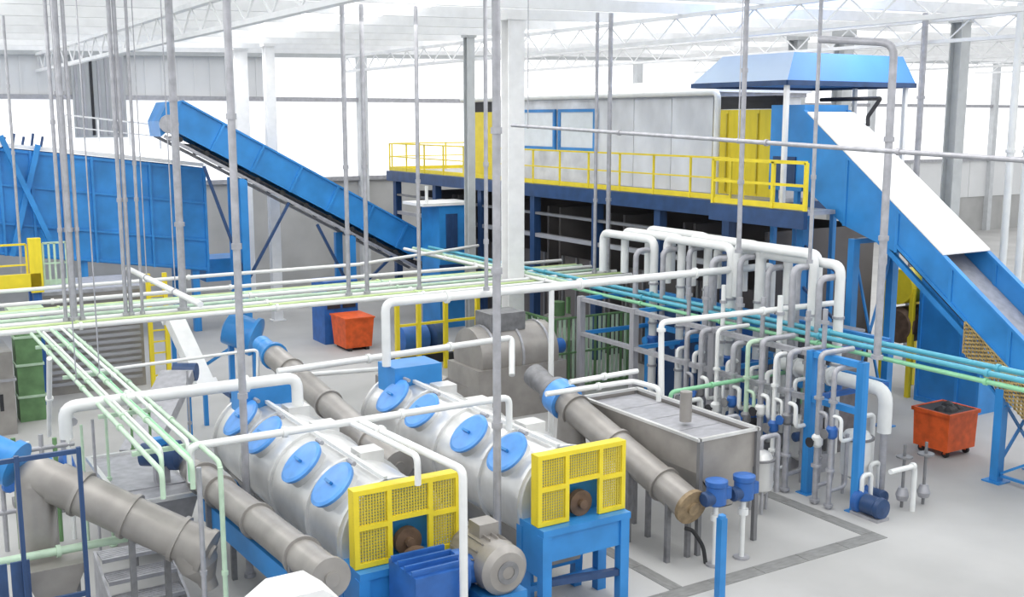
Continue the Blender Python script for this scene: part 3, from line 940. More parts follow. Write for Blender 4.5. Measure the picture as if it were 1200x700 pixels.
pipe([(7.08, 20.24, 2.50), (12.79, 20.71, 2.50), (12.40, 20.08, 1.80)], .07, 'white pipe running behind the upper ends of both washers', flanges=(.3, .6))
pipe([(7.81, 20.93, 2.20), (10.53, 20.36, 2.20)], .05, 'thin lower white pipe behind the washer inlets')
pipe([(3.23, 29.29, 3.20), (12.86, 29.39, 3.20), (18.25, 31.73, 3.20)], .05, 'thin white pipe below the big blue bunker at the far left', flanges=(.3, .6))
pipe([(5.58, 25.89, 4.00), (5.59, 20.08, 4.00)], .06, 'short oblique white pipe below the conveyor head', hang=(.3, .7))
pipe([(3.85, 22.15, 2.50), (7.44, 22.48, 2.50), (7.34, 22.27, 1.80)], .035, 'thin white pipe behind the green bundle with a bend at its end')
pipe([(10.71, 16.16, 2.45), (12.68, 16.11, 2.45), (12.75, 15.43, 2.45), (12.76, 15.44, 2.20)], .05, 'front of the two short white pipes by the hopper tank', flanges=(.4,))
pipe([(11.37, 16.35, 2.55), (13.01, 16.41, 2.55)], .05, 'rear of the two short white pipes by the hopper tank', flanges=(.5,))
pipe([(13.80, 22.34, 7.26), (13.80, 9.07, 6.85), (13.80, 8.35, 6.83)], .04, 'long thin grey pipe strung high across the cabin front', m='galv', flanges=(.3, .6, .8), hang=(.05, .55, .95))

BUN = [('white_pipe', .06, 24.45, 3.02, 'nearest white pipe'), ('green_pale', .05, 24.7, 2.98, 'pale green pipe next to the nearest white one'),
       ('lime', .04, 24.9, 3.02, 'thin lime green pipe'), ('white_pipe', .055, 25.17, 3.04, 'farther white pipe'),
       ('green_pale', .05, 25.95, 3.0, 'pale green pipe behind the farther white one'), ('white_pipe', .05, 26.4, 3.04, 'third white pipe'),
       ('green_pale', .06, 26.9, 3.0, 'thick pale green pipe'), ('lime', .045, 27.2, 3.0, 'farther lime green pipe'),
       ('white_pipe', .05, 28.0, 3.05, 'farthest white pipe')]
for m, r, y, z, nm in BUN:
    pipe([(1.6, y, z), (19.1, y, z)], r, nm + ' of the bundle crossing the hall', m=m, flanges=(.15, .4, .62, .85),
         group='pipe bundle crossing the hall')
BR = [('green_pale', .035, 3.2, 3.0, 'leftmost'), ('green_pale', .03, 3.32, 3.06, 'second'), ('white_pipe', .03, 3.44, 3.0, 'third'),
      ('green_pale', .035, 3.58, 3.06, 'fourth'), ('green', .025, 3.68, 3.0, 'fifth'), ('white_pipe', .03, 3.8, 3.05, 'sixth'), ('green_pale', .035, 3.94, 3.0, 'rightmost')]
for k, (m, r, x, z, nm) in enumerate(BR):
    ye = 13.6 + .5 * (k % 3)
    pipe([(x, 24.2, z), (x, ye, z), (x, ye, z - .35)], r, nm + ' pipe of the pale green bundle at lower left', m=m, flanges=(.2, .5, .75),
         group='pale green bundle at left', hang=(.45,) if k in (0, 3) else ())
t = thing('bundle_hanger', (3.57, 18.0, 2.8), 'pale green trapeze bracket carrying the bundle at lower left', 'bracket')
for yy in (14.8, 17.0, 20.0, 23.0):
    piece('cross_bar', 'green_pale', t, 3.1, 4.05, yy - .03, yy + .03, 2.9, 2.96)
TL = [('teal', .05, 16.75, 3.05, 'front teal pipe'), ('green', .045, 16.72, 2.9, 'lower green pipe'), ('teal', .05, 17.05, 3.1, 'rear teal pipe'),
      ('green_pale', .05, 17.2, 3.05, 'hindmost pale green pipe')]
TL += [('green_pale', .05, 16.45, 3.1, 'front pale green pipe'), ('lime', .045, 16.27, 3.05, 'foremost thin pale green pipe'),
       ('white_pipe', .05, 16.12, 3.1, 'white pipe')]
for m, r, x, z, nm in TL:
    pipe([(x, 33.0, z), (x, 9.0 if x > 16.6 else 23.4, z)], r, nm + (' of the bundle running past the rack to the right' if x > 16.6 else ' of the bundle behind the white column'), m=m, flanges=(.3, .5, .62, .74, .9),
         group='teal bundle by the rack')
pipe([(13.9, 16.45, 1.6), (13.9, 16.45, 2.0), (17.7, 16.5, 2.0), (17.7, 16.5, 1.2)], .045, 'bright green pipe crossing the middle of the pipe rack', m='green', flanges=(.3, .6))

# ------------------------------------------------------------------ pipe rack
t = thing('rack_frame', (17.0, 17.5, 0), 'blue steel frame of the pipe rack with tall posts', 'frame')
for xx in (16.05, 18.3):
    for yy in (13.5, 14.75, 17.6, 20.4, 22.6):
        if xx > 17 and yy < 15:
            continue
        m = 'blue' if yy < 15 or xx > 17 else 'galv'
        piece('post', m, t, xx - .08, xx + .08, yy - .08, yy + .08, 0, 2.92)
        piece('foot_plate', m, t, xx - .15, xx + .15, yy - .15, yy + .15, 0, .02)
for zz in (1.9, 2.8):
    MB().box(15.99, 16.11, 13.5, 14.75, zz, zz + .12).build('beam', 'blue', t)
    MB().box(15.99, 16.11, 14.75, 22.6, zz, zz + .1).build('beam', 'galv', t)
    MB().box(18.24, 18.36, 14.75, 22.6, zz, zz + .12).build('beam', 'blue', t)
for yy in (14.75, 17.6, 20.4, 22.6):
    for zz in (1.9, 2.8):
        piece('cross_beam', 'blue' if yy > 15 else 'blue_motor', t, 16.1, 18.3, yy - .05, yy + .05, zz, zz + .1)

tall = [(16.90, 21.23, 4.26), (16.90, 20.47, 4.30), (16.90, 19.78, 4.33), (16.90, 19.15, 4.33), (16.90, 18.45, 4.34), (16.90, 17.79, 4.36),
        (16.90, 17.16, 4.37), (16.90, 16.52, 4.38), (16.90, 15.97, 4.39), (16.90, 15.46, 4.40)]
for k, p in enumerate(tall):
    y = p[1]
    x = 17.3 + (k % 4) * .24
    nm = ['farthest', 'second', 'third', 'fourth', 'fifth', 'sixth', 'seventh', 'eighth', 'ninth', 'nearest'][k]
    t = thing('arch_pipe', (x, y, 0), nm + ' white arched pipe along the top of the rack, counted from the back', 'pipe', 'white arched pipes of the rack')
    yb = min(y + 2.3, 23.4)
    zt = 4.42 + (k % 3) * .09
    MB().path([(x, y, .4), (x, y, zt), (x + .02, yb, zt), (x + .02, yb, 3.4)], .105, 12, bend=.22).build('pipe', 'white_pipe', t)
    MB().path([(x - .5, y + .1, .4), (x - .5, y + .1, zt - .25), (x, y + .1, zt - .25)], .07, 10, bend=.2).build('branch', 'galv', t)
    for zz in (1.2, 2.3, 3.3):
        MB().lathe((x, y, zz), (0, 0, 1), [(0, .13), (.05, .13)], 12).build('flange', 'galv', t)
    vb = MB().lathe((x, y, 1.75), (0, 0, 1), [(0, .1), (.06, .15), (.2, .15), (.26, .1)], 12).build('valve', 'blue_motor', t)
    MB().lathe((x - .16, y, 1.88), (-1, 0, 0), [(0, .02), (.08, .02), (.08, .11), (.1, .11)], 12).build('handwheel', 'blue', vb)
    MB().box(x - .6, x + .1, y + .02, y + .16, 0, .4).build('foot', 'galv', t)

front = [(800, .05, 'galv'), (817, .06, 'galv'), (836, .045, 'white_pipe'), (855, .06, 'galv'), (872, .05, 'green_pale'), (889, .06, 'galv'),
         (905, .045, 'white_pipe'), (921, .06, 'galv'), (958, .055, 'galv'), (975, .05, 'galv')]
FY = [(15.60, 18.10, 2.57)[1], (15.60, 17.62, 2.66)[1], (15.60, 17.11, 2.74)[1], (15.60, 16.62, 2.83)[1], (15.60, 16.19, 2.90)[1], (15.60, 15.78, 2.98)[1],
      (15.60, 15.40, 3.04)[1], (15.60, 15.03, 3.11)[1], (15.60, 14.23, 3.25)[1], (15.60, 13.88, 3.31)[1]]
ordn = ['first', 'second', 'third', 'fourth', 'fifth', 'sixth', 'seventh', 'eighth', 'ninth', 'tenth']
for k, ((u, r, m), y) in enumerate(zip(front, FY)):
    x = 15.72
    t = thing('riser_pipe', (x, y, 0), ordn[k] + ' upright riser along the front of the pipe rack, counted from the tank side', 'pipe', 'risers along the front of the rack')
    zt = 2.75 + .12 * (k % 3)
    MB().path([(x, y, .0), (x, y, zt), (16.6, y, zt)], r, 10, bend=.14).build('pipe', m, t)
    for zz in (.05, .75, 2.1):
        MB().lathe((x, y, zz), (0, 0, 1), [(0, r * 1.8), (.05, r * 1.8)], 12).build('flange', m, t)
    zv = 1.15 + .25 * (k % 2)
    vb = MB().lathe((x, y, zv), (0, 0, 1), [(0, .07), (.05, .11), (.2, .11), (.25, .07)], 12).build('valve', ('blue_motor', 'galv_dark', 'white_pipe')[k % 3], t)
    MB().lathe((x - .1, y, zv + .12), (-1, 0, 0), [(0, .02), (.1, .02), (.1, .1), (.12, .1)], 12).build('handwheel', ('galv_dark', 'blue_motor', 'black')[k % 3], vb)
    MB().path([(x, y, .35), (x + .5, y + .05, .35), (x + .5, y + .05, 1.4)], r * .8, 8, bend=.12).build('branch', m, t)
    MB().path([(x, y, 1.85), (x, y - .22, 1.85), (x, y - .22, 1.5 - .1 * (k % 2)), (x + .35, y - .22, 1.5 - .1 * (k % 2))], r * .75, 8, bend=.1).build('branch', 'white_pipe' if k % 2 else m, t)

# filter vessels in front of and inside the rack
for k, (x, y, zt, r, m) in enumerate(((14.4, 15.5, 1.35, .27, 'stainless'), (14.4, 16.6, 1.45, .25, 'tube_grey'), (14.5, 14.5, 1.2, .25, 'stainless'),
                                      (16.75, 14.15, 1.35, .3, 'white_pipe'), (16.75, 15.6, 1.3, .28, 'stainless'), (16.75, 17.0, 1.35, .28, 'blue_motor'))):
    lab = ['stainless filter vessel in the middle of the three beside the hopper tank', 'dull grey filter vessel beside the far half of the hopper tank',
           'stainless filter vessel nearest the two blue motors', 'white filter vessel between the two nearest blue rack posts',
           'stainless filter vessel inside the rack behind the blue posts', 'blue filter vessel deep inside the pipe rack'][k]
    t = thing('filter_vessel', (x, y, 0), lab, 'vessel', 'filter vessels')
    MB().lathe((x, y, .35), (0, 0, 1), [(0, .1), (.12, r), (zt - .5, r), (zt - .38, r * .75), (zt - .33, .06)], 20).build('shell', m, t)
    MB().lathe((x, y, zt - .17), (0, 0, 1), [(0, r + .04), (.04, r + .04)], 20).build('clamp_ring', 'galv_dark', t)
    for a in range(3):
        dx, dy = math.cos(a * 2.1) * r * .75, math.sin(a * 2.1) * r * .75
        MB().tube((x + dx, y + dy, 0), (x + dx, y + dy, .5), .03, 8).build('leg', 'galv', t)
    MB().path([(x, y, zt), (x, y, zt + .25), (x + .45, y, zt + .25), (x + .45, y, .3)], .05, 8, bend=.1).build('outlet_pipe', 'white_pipe' if k % 2 else 'galv', t)

# floor pumps
for k, (x, y, s) in enumerate(((16.05, 13.05, 1.0), (15.35, 15.6, .8), (16.75, 13.55, .7), (15.3, 17.2, .8))):
    lab = ['dark blue pump on the floor at the corner of the rack', 'small blue pump before the middle of the rack', 'small blue pump at the right end of the rack',
           'small blue pump beside the filter vessels'][k]
    t = thing('floor_pump', (x, y, 0), lab, 'pump', 'pumps at the foot of the rack')
    MB().lathe((x, y + .25 * s, .24 * s), (0, -1, 0), [(0, .1 * s), (.03, .19 * s), (.32 * s, .19 * s), (.36 * s, .21 * s), (.44 * s, .19 * s), (.47 * s, .05)], 18).build('motor', 'blue_dark', t)
    MB().lathe((x, y + .25 * s, .24 * s), (0, 1, 0), [(0, .12 * s), (.05, .22 * s), (.16 * s, .22 * s), (.2 * s, .1 * s)], 18).build('volute', 'blue_motor', t)
    MB().box(x - .16 * s, x + .16 * s, y - .2 * s, y + .45 * s, 0, .06).build('base_plate', 'galv', t)
    MB().path([(x, y + .33 * s, .4 * s), (x, y + .33 * s, .75), (x + .25, y + .33 * s, .75), (x + .25, y + .33 * s, .0)], .045, 8, bend=.1).build('discharge_pipe', 'white_pipe', t)

pipe([(17.05, 16.6, 2.2), (17.05, 13.75, 2.2), (17.05, 13.75, 1.35)], .14, 'fat white pipe with a bend at the right end of the rack', flanges=(.15, .4))
MB().tube((17.05, 13.75, 0), (17.05, 13.75, 1.36), .07, 12).build('upright_pipe', 'galv', label='grey upright pipe carrying the fat white bend at the rack end', cat='pipe')
pipe([(16.3, 12.95, .9), (17.0, 12.95, .9), (17.0, 12.95, 0)], .05, 'low white pipe at the right end of the rack', flanges=(.4,))
for k, (x, y, lab) in enumerate(((17.0, 13.2, 'left of two thin valve spindles at the right end of the rack'), (17.5, 13.1, 'right of two thin valve spindles at the right end of the rack'))):
    t = thing('valve_spindle', (x, y, 0), lab, 'valve', 'valve spindles')
    MB().tube((x, y, 0), (x, y, 1.25), .03, 8).build('stem', 'galv_dark', t)
    MB().lathe((x, y, 1.0), (0, 0, 1), [(0, .16), (.03, .16)], 14).build('handwheel', 'galv_dark', t)
    MB().lathe((x, y, .15), (0, 0, 1), [(0, .1), (.1, .13), (.25, .08)], 12).build('body', 'galv', t)

# tanks behind the rack
for k, (y0, y1, zt, m) in enumerate(((16.3, 18.4, 2.7, 'galv_dark'), (18.5, 20.6, 2.5, 'blue_motor'), (20.7, 22.8, 2.6, 'blue_dark'))):
    lab = ['dark grey water tank behind the near end of the rack',
           'blue water tank behind the middle of the rack', 'dark blue water tank behind the far end of the rack'][k]
    t = thing('water_tank', (18.9, (y0 + y1) / 2, 0), lab, 'tank', 'tanks behind the rack')
    MB().box(18.55, 19.3, y0, y1, 0, zt).build('shell', m, t)
    for j in range(3):
        yy = y0 + .2 + j * (y1 - y0 - .4) / 2
        piece('stiffener', m, t, 18.48, 18.55, yy - .04, yy + .04, 0, zt)
    MB().box(18.5, 19.35, y0 - .03, y1 + .03, zt, zt + .06).build('rim', 'galv', t)

# yellow drum screen behind the conveyor legs
c = (24.30, 19.20, 2.97)
t = thing('drum_screen', (24.7, c[1], 0), 'yellow drum with a rusty lower casing behind the conveyor legs', 'machine')
MB().lathe((24.0, c[1], c[2]), (1, 0, 0), [(0, .3), (0, .48), (1.6, .48), (1.6, .3)], 22).build('drum', 'yellow', t)
MB().lathe((24.0, c[1] - .05, c[2] - 1.05), (1, 0, 0), [(0, .4), (.1, .5), (1.4, .5), (1.5, .4)], 22).build('casing', 'rust', t)
for xx in (24.1, 25.4):
    for w in (-.45, .45):
        piece('leg', 'yellow', t, xx - .06, xx + .06, c[1] + w - .06, c[1] + w + .06, 0, c[2])

# ------------------------------------------------------------------ machines in the middle distance
t = thing('dryer_housing', (14.3, 25.8, 0), 'grey-brown dryer machine in the middle of the hall behind the washers', 'machine')
MB().box(13.0, 15.6, 22.6, 24.2, 0, 1.3).build('base', 'tube_grey', t)
MB().lathe((13.1, 23.4, 1.5), (1, 0, 0), [(0, .4), (.05, .75), (2.3, .75), (2.35, .4)], 26).build('drum', 'tube_grey', t)
for xx in (13.5, 14.3, 15.1):
    MB().lathe((xx, 23.4, 1.5), (1, 0, 0), [(0, .74), (0, .79), (.06, .79), (.06, .74)], 26, False, False).build('hoop', 'galv', t)
MB().box(13.6, 14.6, 23.0, 23.8, 2.15, 2.6).build('inlet', 'galv_dark', t)
MB().lathe((15.5, 23.4, 1.5), (1, 0, 0), [(0, .2), (.5, .2)], 14).build('drive_motor', 'blue_motor', t)

t = thing('screw_press', (10.6, 21.3, 0), 'grey screw press with dark motor behind the farther washer', 'machine')
MB().prism([(10.2, 20.3, .9), (11.4, 20.3, .9), (11.4, 20.3, 1.6), (10.9, 20.3, 1.9), (10.2, 20.3, 1.6)], (0, 2.2, 0)).build('body', 'tube_grey', t)
for xx in (10.3, 11.3):
    for yy in (20.5, 22.3):
        piece('leg', 'galv_dark', t, xx - .06, xx + .06, yy - .06, yy + .06, 0, .9)
MB().lathe((10.7, 20.3, 1.35), (0, -1, 0), [(0, .26), (.1, .28), (.5, .28), (.6, .1)], 18).build('motor', 'blue_dark', t)
MB().box(10.4, 11.0, 21.0, 21.6, 1.85, 2.1).build('inlet', 'galv_dark', t)

t = thing('mesh_cage', (17.6, 25.9, 0), 'pale green slatted safety cage beside the cabin platform', 'cage')
for yy in (24.3, 27.3):
    for xx in (16.3, 18.9):
        piece('post', 'green_dark', t, xx - .05, xx + .05, yy - .05, yy + .05, 0, 2.0)
for k in range(17):
    xx = 16.4 + k * .15
    piece('slat', 'green_pale' if k % 3 else 'green_dark', t, xx - .035, xx + .035, 24.28, 24.32, .05, 1.98)
for k in range(20):
    yy = 24.4 + k * .15
    piece('slat', 'green_dark' if k % 2 else 'green_pale', t, 16.28, 16.32, yy - .035, yy + .035, .05, 1.98)
for zz in (.05, 1.0, 1.98):
    MB().box(16.26, 18.94, 24.27, 24.33, zz, zz + .05).build('rail', 'green_dark', t)
    MB().box(16.26, 16.34, 24.3, 27.3, zz, zz + .05).build('rail', 'green_dark', t)
t = thing('caged_mixer', (17.5, 25.8, 0), 'dull round mixer standing inside the green cage', 'machine')
MB().lathe((17.5, 25.8, 0), (0, 0, 1), [(0, .8), (1.2, .8), (1.5, .4), (1.8, .4)], 22).build('vessel', 'tube_grey', t)
MB().lathe((17.5, 25.8, 1.8), (0, 0, 1), [(0, .2), (.4, .2)], 14).build('motor', 'green_dark', t)

t = thing('gantry_frame', (14.9, 28.4, 0), 'yellow tube guard frame behind the long white pipe', 'guard')
for xx in (13.6, 14.3, 15.2, 16.3):
    piece('post', 'yellow', t, xx - .06, xx + .06, 28.34, 28.46, 0, 2.5)
for zz in (.5, 1.4, 2.45):
    piece('rail', 'yellow', t, 13.55, 16.35, 28.36, 28.44, zz, zz + .07)
t = thing('pump_skid', (15.0, 27.4, 0), 'dark blue pump skid behind the yellow guard frame', 'pump')
MB().box(14.0, 16.0, 29.2, 30.0, 0, .25).build('skid', 'black', t)
MB().lathe((14.2, 29.6, .75), (1, 0, 0), [(0, .2), (.06, .42), (.9, .42), (1.0, .2)], 20).build('motor', 'blue_motor', t)
MB().lathe((15.2, 29.6, .75), (1, 0, 0), [(0, .3), (.1, .5), (.4, .5), (.5, .2)], 20).build('volute', 'blue_dark', t)

t = thing('waste_skip', (14.0, 32.5, 0), 'small orange skip on the floor below the inclined conveyor', 'skip')
MB().hexa([(13.55, 32.1, .1), (14.45, 32.1, .1), (14.45, 33.1, .1), (13.55, 33.1, .1), (13.5, 32.0, 1.05), (14.5, 32.0, 1.05), (14.5, 33.2, 1.05), (13.5, 33.2, 1.05)]).build('bin', 'orange', t)
MB().box(13.47, 14.53, 31.97, 33.23, 1.05, 1.1).build('rim', 'orange', t)
for xx in (13.7, 14.3):
    piece('skid', 'black', t, xx - .06, xx + .06, 32.1, 33.1, 0, .1)
t = thing('bag_filler', (13.6, 34.2, 0), 'blue filling machine with black openings behind the orange skip', 'machine')
MB().box(13.4, 14.6, 33.5, 34.6, 0, 2.1).build('cabinet', 'blue_motor', t)
for xx in (13.5, 14.05):
    piece('opening', 'black', t, xx, xx + .45, 33.46, 33.5, 1.2, 1.9)

# left side machines
t = thing('louvered_machine', (5.6, 32.0, 0), 'big grey louvered machine housing below the blue bunker', 'machine')
MB().box(4.4, 7.0, 31.0, 33.4, 0, 2.75).build('housing', 'tube_grey', t)
for k in range(14):
    piece('slat', 'galv', t, 4.5, 6.9, 30.93, 31.0, .25 + k * .175, .25 + k * .175 + .09)
MB().box(4.35, 7.05, 30.95, 33.45, 2.75, 2.85).build('roof', 'galv', t)
t = thing('access_ladder', (7.2, 30.6, 0), 'yellow ladder beside the grey louvered machine', 'ladder')
for xx in (7.1, 7.55):
    piece('stile', 'yellow', t, xx - .06, xx + .06, 30.55, 30.65, 0, 3.2)
for k in range(9):
    piece('rung', 'yellow', t, 7.16, 7.49, 30.58, 30.62, .3 + k * .32, .34 + k * .32)
t = thing('reactor_column', (3.9, 29.0, 0), 'dark green square column machine at the far left', 'column')
MB().box(3.4, 4.0, 28.6, 29.2, 0, 2.75).build('shaft', 'green_dark', t)
MB().box(3.3, 4.1, 28.5, 29.3, 2.75, 2.85).build('cap', 'green_pale', t)
for zz in (.6, 1.4, 2.1):
    piece('band', 'green_pale', t, 3.37, 4.03, 28.57, 29.23, zz, zz + .06)
t = thing('storage_tank', (2.7, 28.6, 0), 'beige storage tank with dark slots at the left edge', 'tank')
MB().box(1.6, 3.2, 27.6, 29.4, 0, 2.0).build('shell', 'tube_grey', t)
for xx in (2.45, 2.9):
    piece('slot', 'black', t, xx - .04, xx + .04, 27.57, 27.6, .6, 1.0)
MB().box(1.55, 3.25, 27.55, 29.45, 1.3, 1.36).build('band', 'galv', t)

t = thing('mezzanine', (3.0, 31.6, 0), 'small yellow edged mezzanine at the left edge before the bunker', 'platform')
MB().box(0.6, 4.3, 30.1, 31.0, 3.05, 3.15).build('deck', 'galv', t)
MB().box(0.6, 4.3, 30.0, 30.1, 3.05, 3.5).build('fascia', 'yellow', t)
piece('corner_post', 'yellow', t, 4.05, 4.35, 30.0, 30.2, 3.0, 4.4)
for xx in (1.0, 4.2):
    for yy in (30.2, 30.9):
        piece('leg', 'blue_motor', t, xx - .1, xx + .1, yy - .1, yy + .1, 0, 3.05)
railing('mezzanine_railing', (.7, 30.14, 3.15), (4.0, 30.14, 3.15), 'yellow railing on the small mezzanine at the left edge', 3)
railing('mezzanine_railing', (4.4, 30.14, 3.15), (5.1, 30.14, 3.15), 'pale green barred railing beside the yellow mezzanine post', 5, m='green_pale', toe=True)

t = thing('white_chute', (7.0, 27.0, 0), 'white square chute slanting down at left beyond the nearer washer', 'chute')
a, c = Vector((7.07, 27.94, 2.40)), Vector((7.24, 25.96, 1.00))
MB().bar(a, c, .42, .3).build('duct', 'white', t)
MB().bar(a - (c - a) * .04, a + (c - a) * .02, .52, .4).build('flange', 'white', t)
MB().bar(c - (c - a) * .02, c + (c - a) * .04, .52, .4).build('flange', 'white', t)
MB().bar((c.x, c.y, 0), (c.x, c.y, c.z), .1, .1).build('leg', 'blue', t)
MB().bar((a.x, a.y + .1, 0), (a.x, a.y + .1, a.z - .1), .1, .1).build('leg', 'blue', t)
MB().bar((a.x, a.y + .1, .6), (c.x + .9, c.y + .2, 1.9), .07, .07).build('brace', 'blue', t)
t = thing('blue_drum', (9.0, 27.0, 0), 'blue round drum with a pale rim beyond the washers at left', 'drum')
c = Vector((7.94, 25.07, 2.43))
MB().lathe(c + V(-.35, .2, .12), V(.7, -.55, -.3), [(0, .2), (.08, .4), (.7, .4), (.72, .47), (.8, .47), (.82, .38), (.9, .1)], 24).build('drum', 'blue', t)
for s in (-.25, .25):
    MB().bar((c.x + s, c.y - s * .5, 0), (c.x + s, c.y - s * .5, c.z - .2), .12, .12).build('leg', 'blue', t)
MB().box(c.x - .45, c.x + .45, c.y - .3, c.y + .3, .9, 1.02).build('cradle', 'blue_dark', t)

# ------------------------------------------------------------------ lower left corner
fx = (2.41, 14.70, 2.16)[0]
ft = (2.35, 14.70, 3.17)[2]
t = thing('machine_frame', (fx - .4, 15.3, 0), 'dark blue post and rail machine frame in the lower left corner', 'frame')
for xx, yy in ((fx, 14.7), (fx - .75, 14.7)):
    piece('post', 'blue_dark', t, xx - .028, xx + .028, yy - .028, yy + .028, 0, ft)
for zz in (1.15, ft - .05):
    MB().bar((fx - 1.5, 14.7, zz), (fx, 14.7, zz), .05, .06).build('rail', 'blue_dark', t)
for k in range(3):
    piece('panel', 'blue', t, fx - 1.45 + k * .27, fx - 1.22 + k * .27, 14.73, 14.76, .1, 1.1)
    piece('panel', 'blue_dark', t, fx - 1.45 + k * .27, fx - 1.22 + k * .27, 14.73, 14.76, 1.2, 1.75)

t = thing('catch_hopper', (2.4, 16.2, 0), 'grey catch hopper under the elbow of the lower left screw tube', 'hopper')
c = Vector((2.16, 16.00, 1.22))
MB().hexa([(c.x - .2, c.y - .2, c.z - .65), (c.x + .2, c.y - .2, c.z - .65), (c.x + .2, c.y + .2, c.z - .65), (c.x - .2, c.y + .2, c.z - .65),
           (c.x - .42, c.y - .4, c.z), (c.x + .42, c.y - .4, c.z), (c.x + .42, c.y + .4, c.z), (c.x - .42, c.y + .4, c.z)]).build('cone', 'tube_grey', t)
for s in (-1, 1):
    for w in (-1, 1):
        piece('leg', 'galv_dark', t, c.x + s * .4 - .03, c.x + s * .4 + .03, c.y + w * .38 - .03, c.y + w * .38 + .03, 0, c.z)

t = thing('grated_steps', (3.2, 15.9, 0), 'grey grated steel steps in the lower left corner', 'steps')
for k in range(4):
    y1 = 17.0 - k * .42
    z = .78 - k * .2
    tr = MB()
    for j in range(7):
        tr.box(2.95, 3.95, y1 - .4 + j * .058, y1 - .4 + j * .058 + .04, z, z + .03)
    tr.box(2.95, 3.95, y1 - .42, y1 - .4, z - .03, z + .03)
    tr.build('tread', 'galv', t)
for xx in (2.92, 3.98):
    MB().prism([(xx - .02, 17.0, .82), (xx - .02, 15.3, .22), (xx - .02, 15.3, 0), (xx - .02, 17.0, 0)], (.04, 0, 0)).build('stringer', 'galv', t)

t = thing('discharge_hood', (4.2, 11.3, 0), 'white rounded discharge hood at the bottom edge before the grey screw tube', 'hood')
c = Vector((4.03, 11.14, 2.18))
MB().prism([(c.x - .5, c.y - .3, c.z - .35), (c.x + .42, c.y - .3, c.z - .35), (c.x + .42, c.y - .3, c.z - .12), (c.x + .2, c.y - .3, c.z + .06),
            (c.x - .25, c.y - .3, c.z + .06), (c.x - .5, c.y - .3, c.z - .1)], (0, .62, 0)).build('shell', 'white', t)
piece('opening', 'galv_dark', t, c.x - .53, c.x - .5, c.y - .2, c.y + .2, c.z - .32, c.z - .14)
piece('pedestal', 'blue', t, c.x - .3, c.x + .3, c.y - .2, c.y + .2, 0, c.z - .35)

SP = [((3.25, 19.41, 0.00), 2.2, 'green_pale', 'first'), ((3.35, 18.91, -0.00), 2.4, 'galv', 'second'), ((3.62, 19.19, 0.00), 2.4, 'green_pale', 'third'),
      ((4.36, 20.71, 0.00), 2.4, 'green_dark', 'fourth'), ((4.55, 20.07, 0.00), 2.4, 'green_dark', 'fifth'),
      ((3.69, 13.70, 1.76), 2.95, 'galv', 'sixth'), ((3.93, 13.56, 1.76), 2.95, 'green_pale', 'seventh'), ((5.83, 22.17, 0.00), 2.3, 'galv', 'eighth')]
for p, zt, m, nm in SP:
    t = thing('stand_pipe', (p[0], p[1], 0), nm + ' thin upright stand pipe in the lower left, counted from the dark blue post', 'pipe', 'thin stand pipes at lower left')
    MB().tube((p[0], p[1], 0), (p[0], p[1], zt), .025 if nm not in ('sixth', 'seventh') else .035, 8).build('pipe', m, t)
    MB().lathe((p[0], p[1], 0), (0, 0, 1), [(0, .07), (.02, .07)], 10).build('foot_plate', m, t)
    MB().lathe((p[0], p[1], zt * .5), (0, 0, 1), [(0, .045), (.06, .045)], 10).build('coupling', m, t)
pipe([(1.2, 15.9, 1.35), (3.3, 15.9, 1.35)], .06, 'pale green pipe passing the elbow at the lower left', m='green_pale', flanges=(.5,))
pipe([(3.12, 21.48, 3.00), (3.30, 23.43, 1.00)], .05, 'white upright pipe beneath the pale green bundle', flanges=(.5,))

# ------------------------------------------------------------------ more small machines on the left
t = thing('settling_bench', (4.0, 19.0, 0), 'pale grey trough tank between the green bundle and the nearer washer', 'tank')
MB().hexa([(3.75, 17.9, .4), (4.55, 17.9, .4), (4.55, 20.4, .4), (3.75, 20.4, .4), (3.55, 17.7, 1.2), (4.75, 17.7, 1.2), (4.75, 20.6, 1.2), (3.55, 20.6, 1.2)]).build('trough', 'galv', t)
b = MB()
b.box(3.5, 3.58, 17.65, 20.65, 1.18, 1.25).box(4.72, 4.8, 17.65, 20.65, 1.18, 1.25).box(3.58, 4.72, 17.65, 17.73, 1.18, 1.25).box(3.58, 4.72, 20.57, 20.65, 1.18, 1.25)
b.build('rim', 'stainless', t)
for xx in (3.7, 4.6):
    for yy in (17.9, 20.4):
        piece('leg', 'galv_dark', t, xx - .05, xx + .05, yy - .05, yy + .05, 0, 1.1)
t = thing('agitator_motor', (4.4, 16.9, 0), 'dark blue motor on a stand at the end of the pale green bundle', 'motor')
c = Vector((4.37, 18.59, 1.70))
MB().lathe(c + V(-.3, .2, 0), V(.7, -.5, 0), [(0, .1), (.04, .2), (.5, .2), (.55, .26), (.68, .26), (.72, .1)], 18).build('casing', 'blue_dark', t)
MB().box(c.x - .12, c.x + .12, c.y - .1, c.y + .1, 1.22, c.z - .15).build('stand', 'galv', t)
MB().box(3.58, 4.72, c.y - .2, c.y + .2, 1.18, 1.22).build('mounting_plate', 'galv', t)
MB().box(c.x - .1, c.x + .12, c.y - .1, c.y + .1, c.z + .18, c.z + .3).build('terminal_box', 'blue', t)
t = thing('booster_pump', (3.2, 22.0, 0), 'blue pump unit with grey pipes under the pale green bundle', 'pump')
MB().box(2.4, 3.6, 21.4, 22.4, 0, .15).build('skid', 'galv_dark', t)
MB().lathe((2.5, 21.9, .65), (1, 0, 0), [(0, .15), (.06, .32), (.6, .32), (.66, .15)], 18).build('motor', 'blue', t)
MB().lathe((3.2, 21.9, .6), (1, 0, 0), [(0, .25), (.08, .4), (.25, .4), (.32, .15)], 18).build('volute', 'blue_motor', t)
MB().path([(3.35, 21.9, .9), (3.35, 21.9, 1.9), (3.35, 20.8, 1.9)], .08, 10).build('discharge_pipe', 'galv', t)
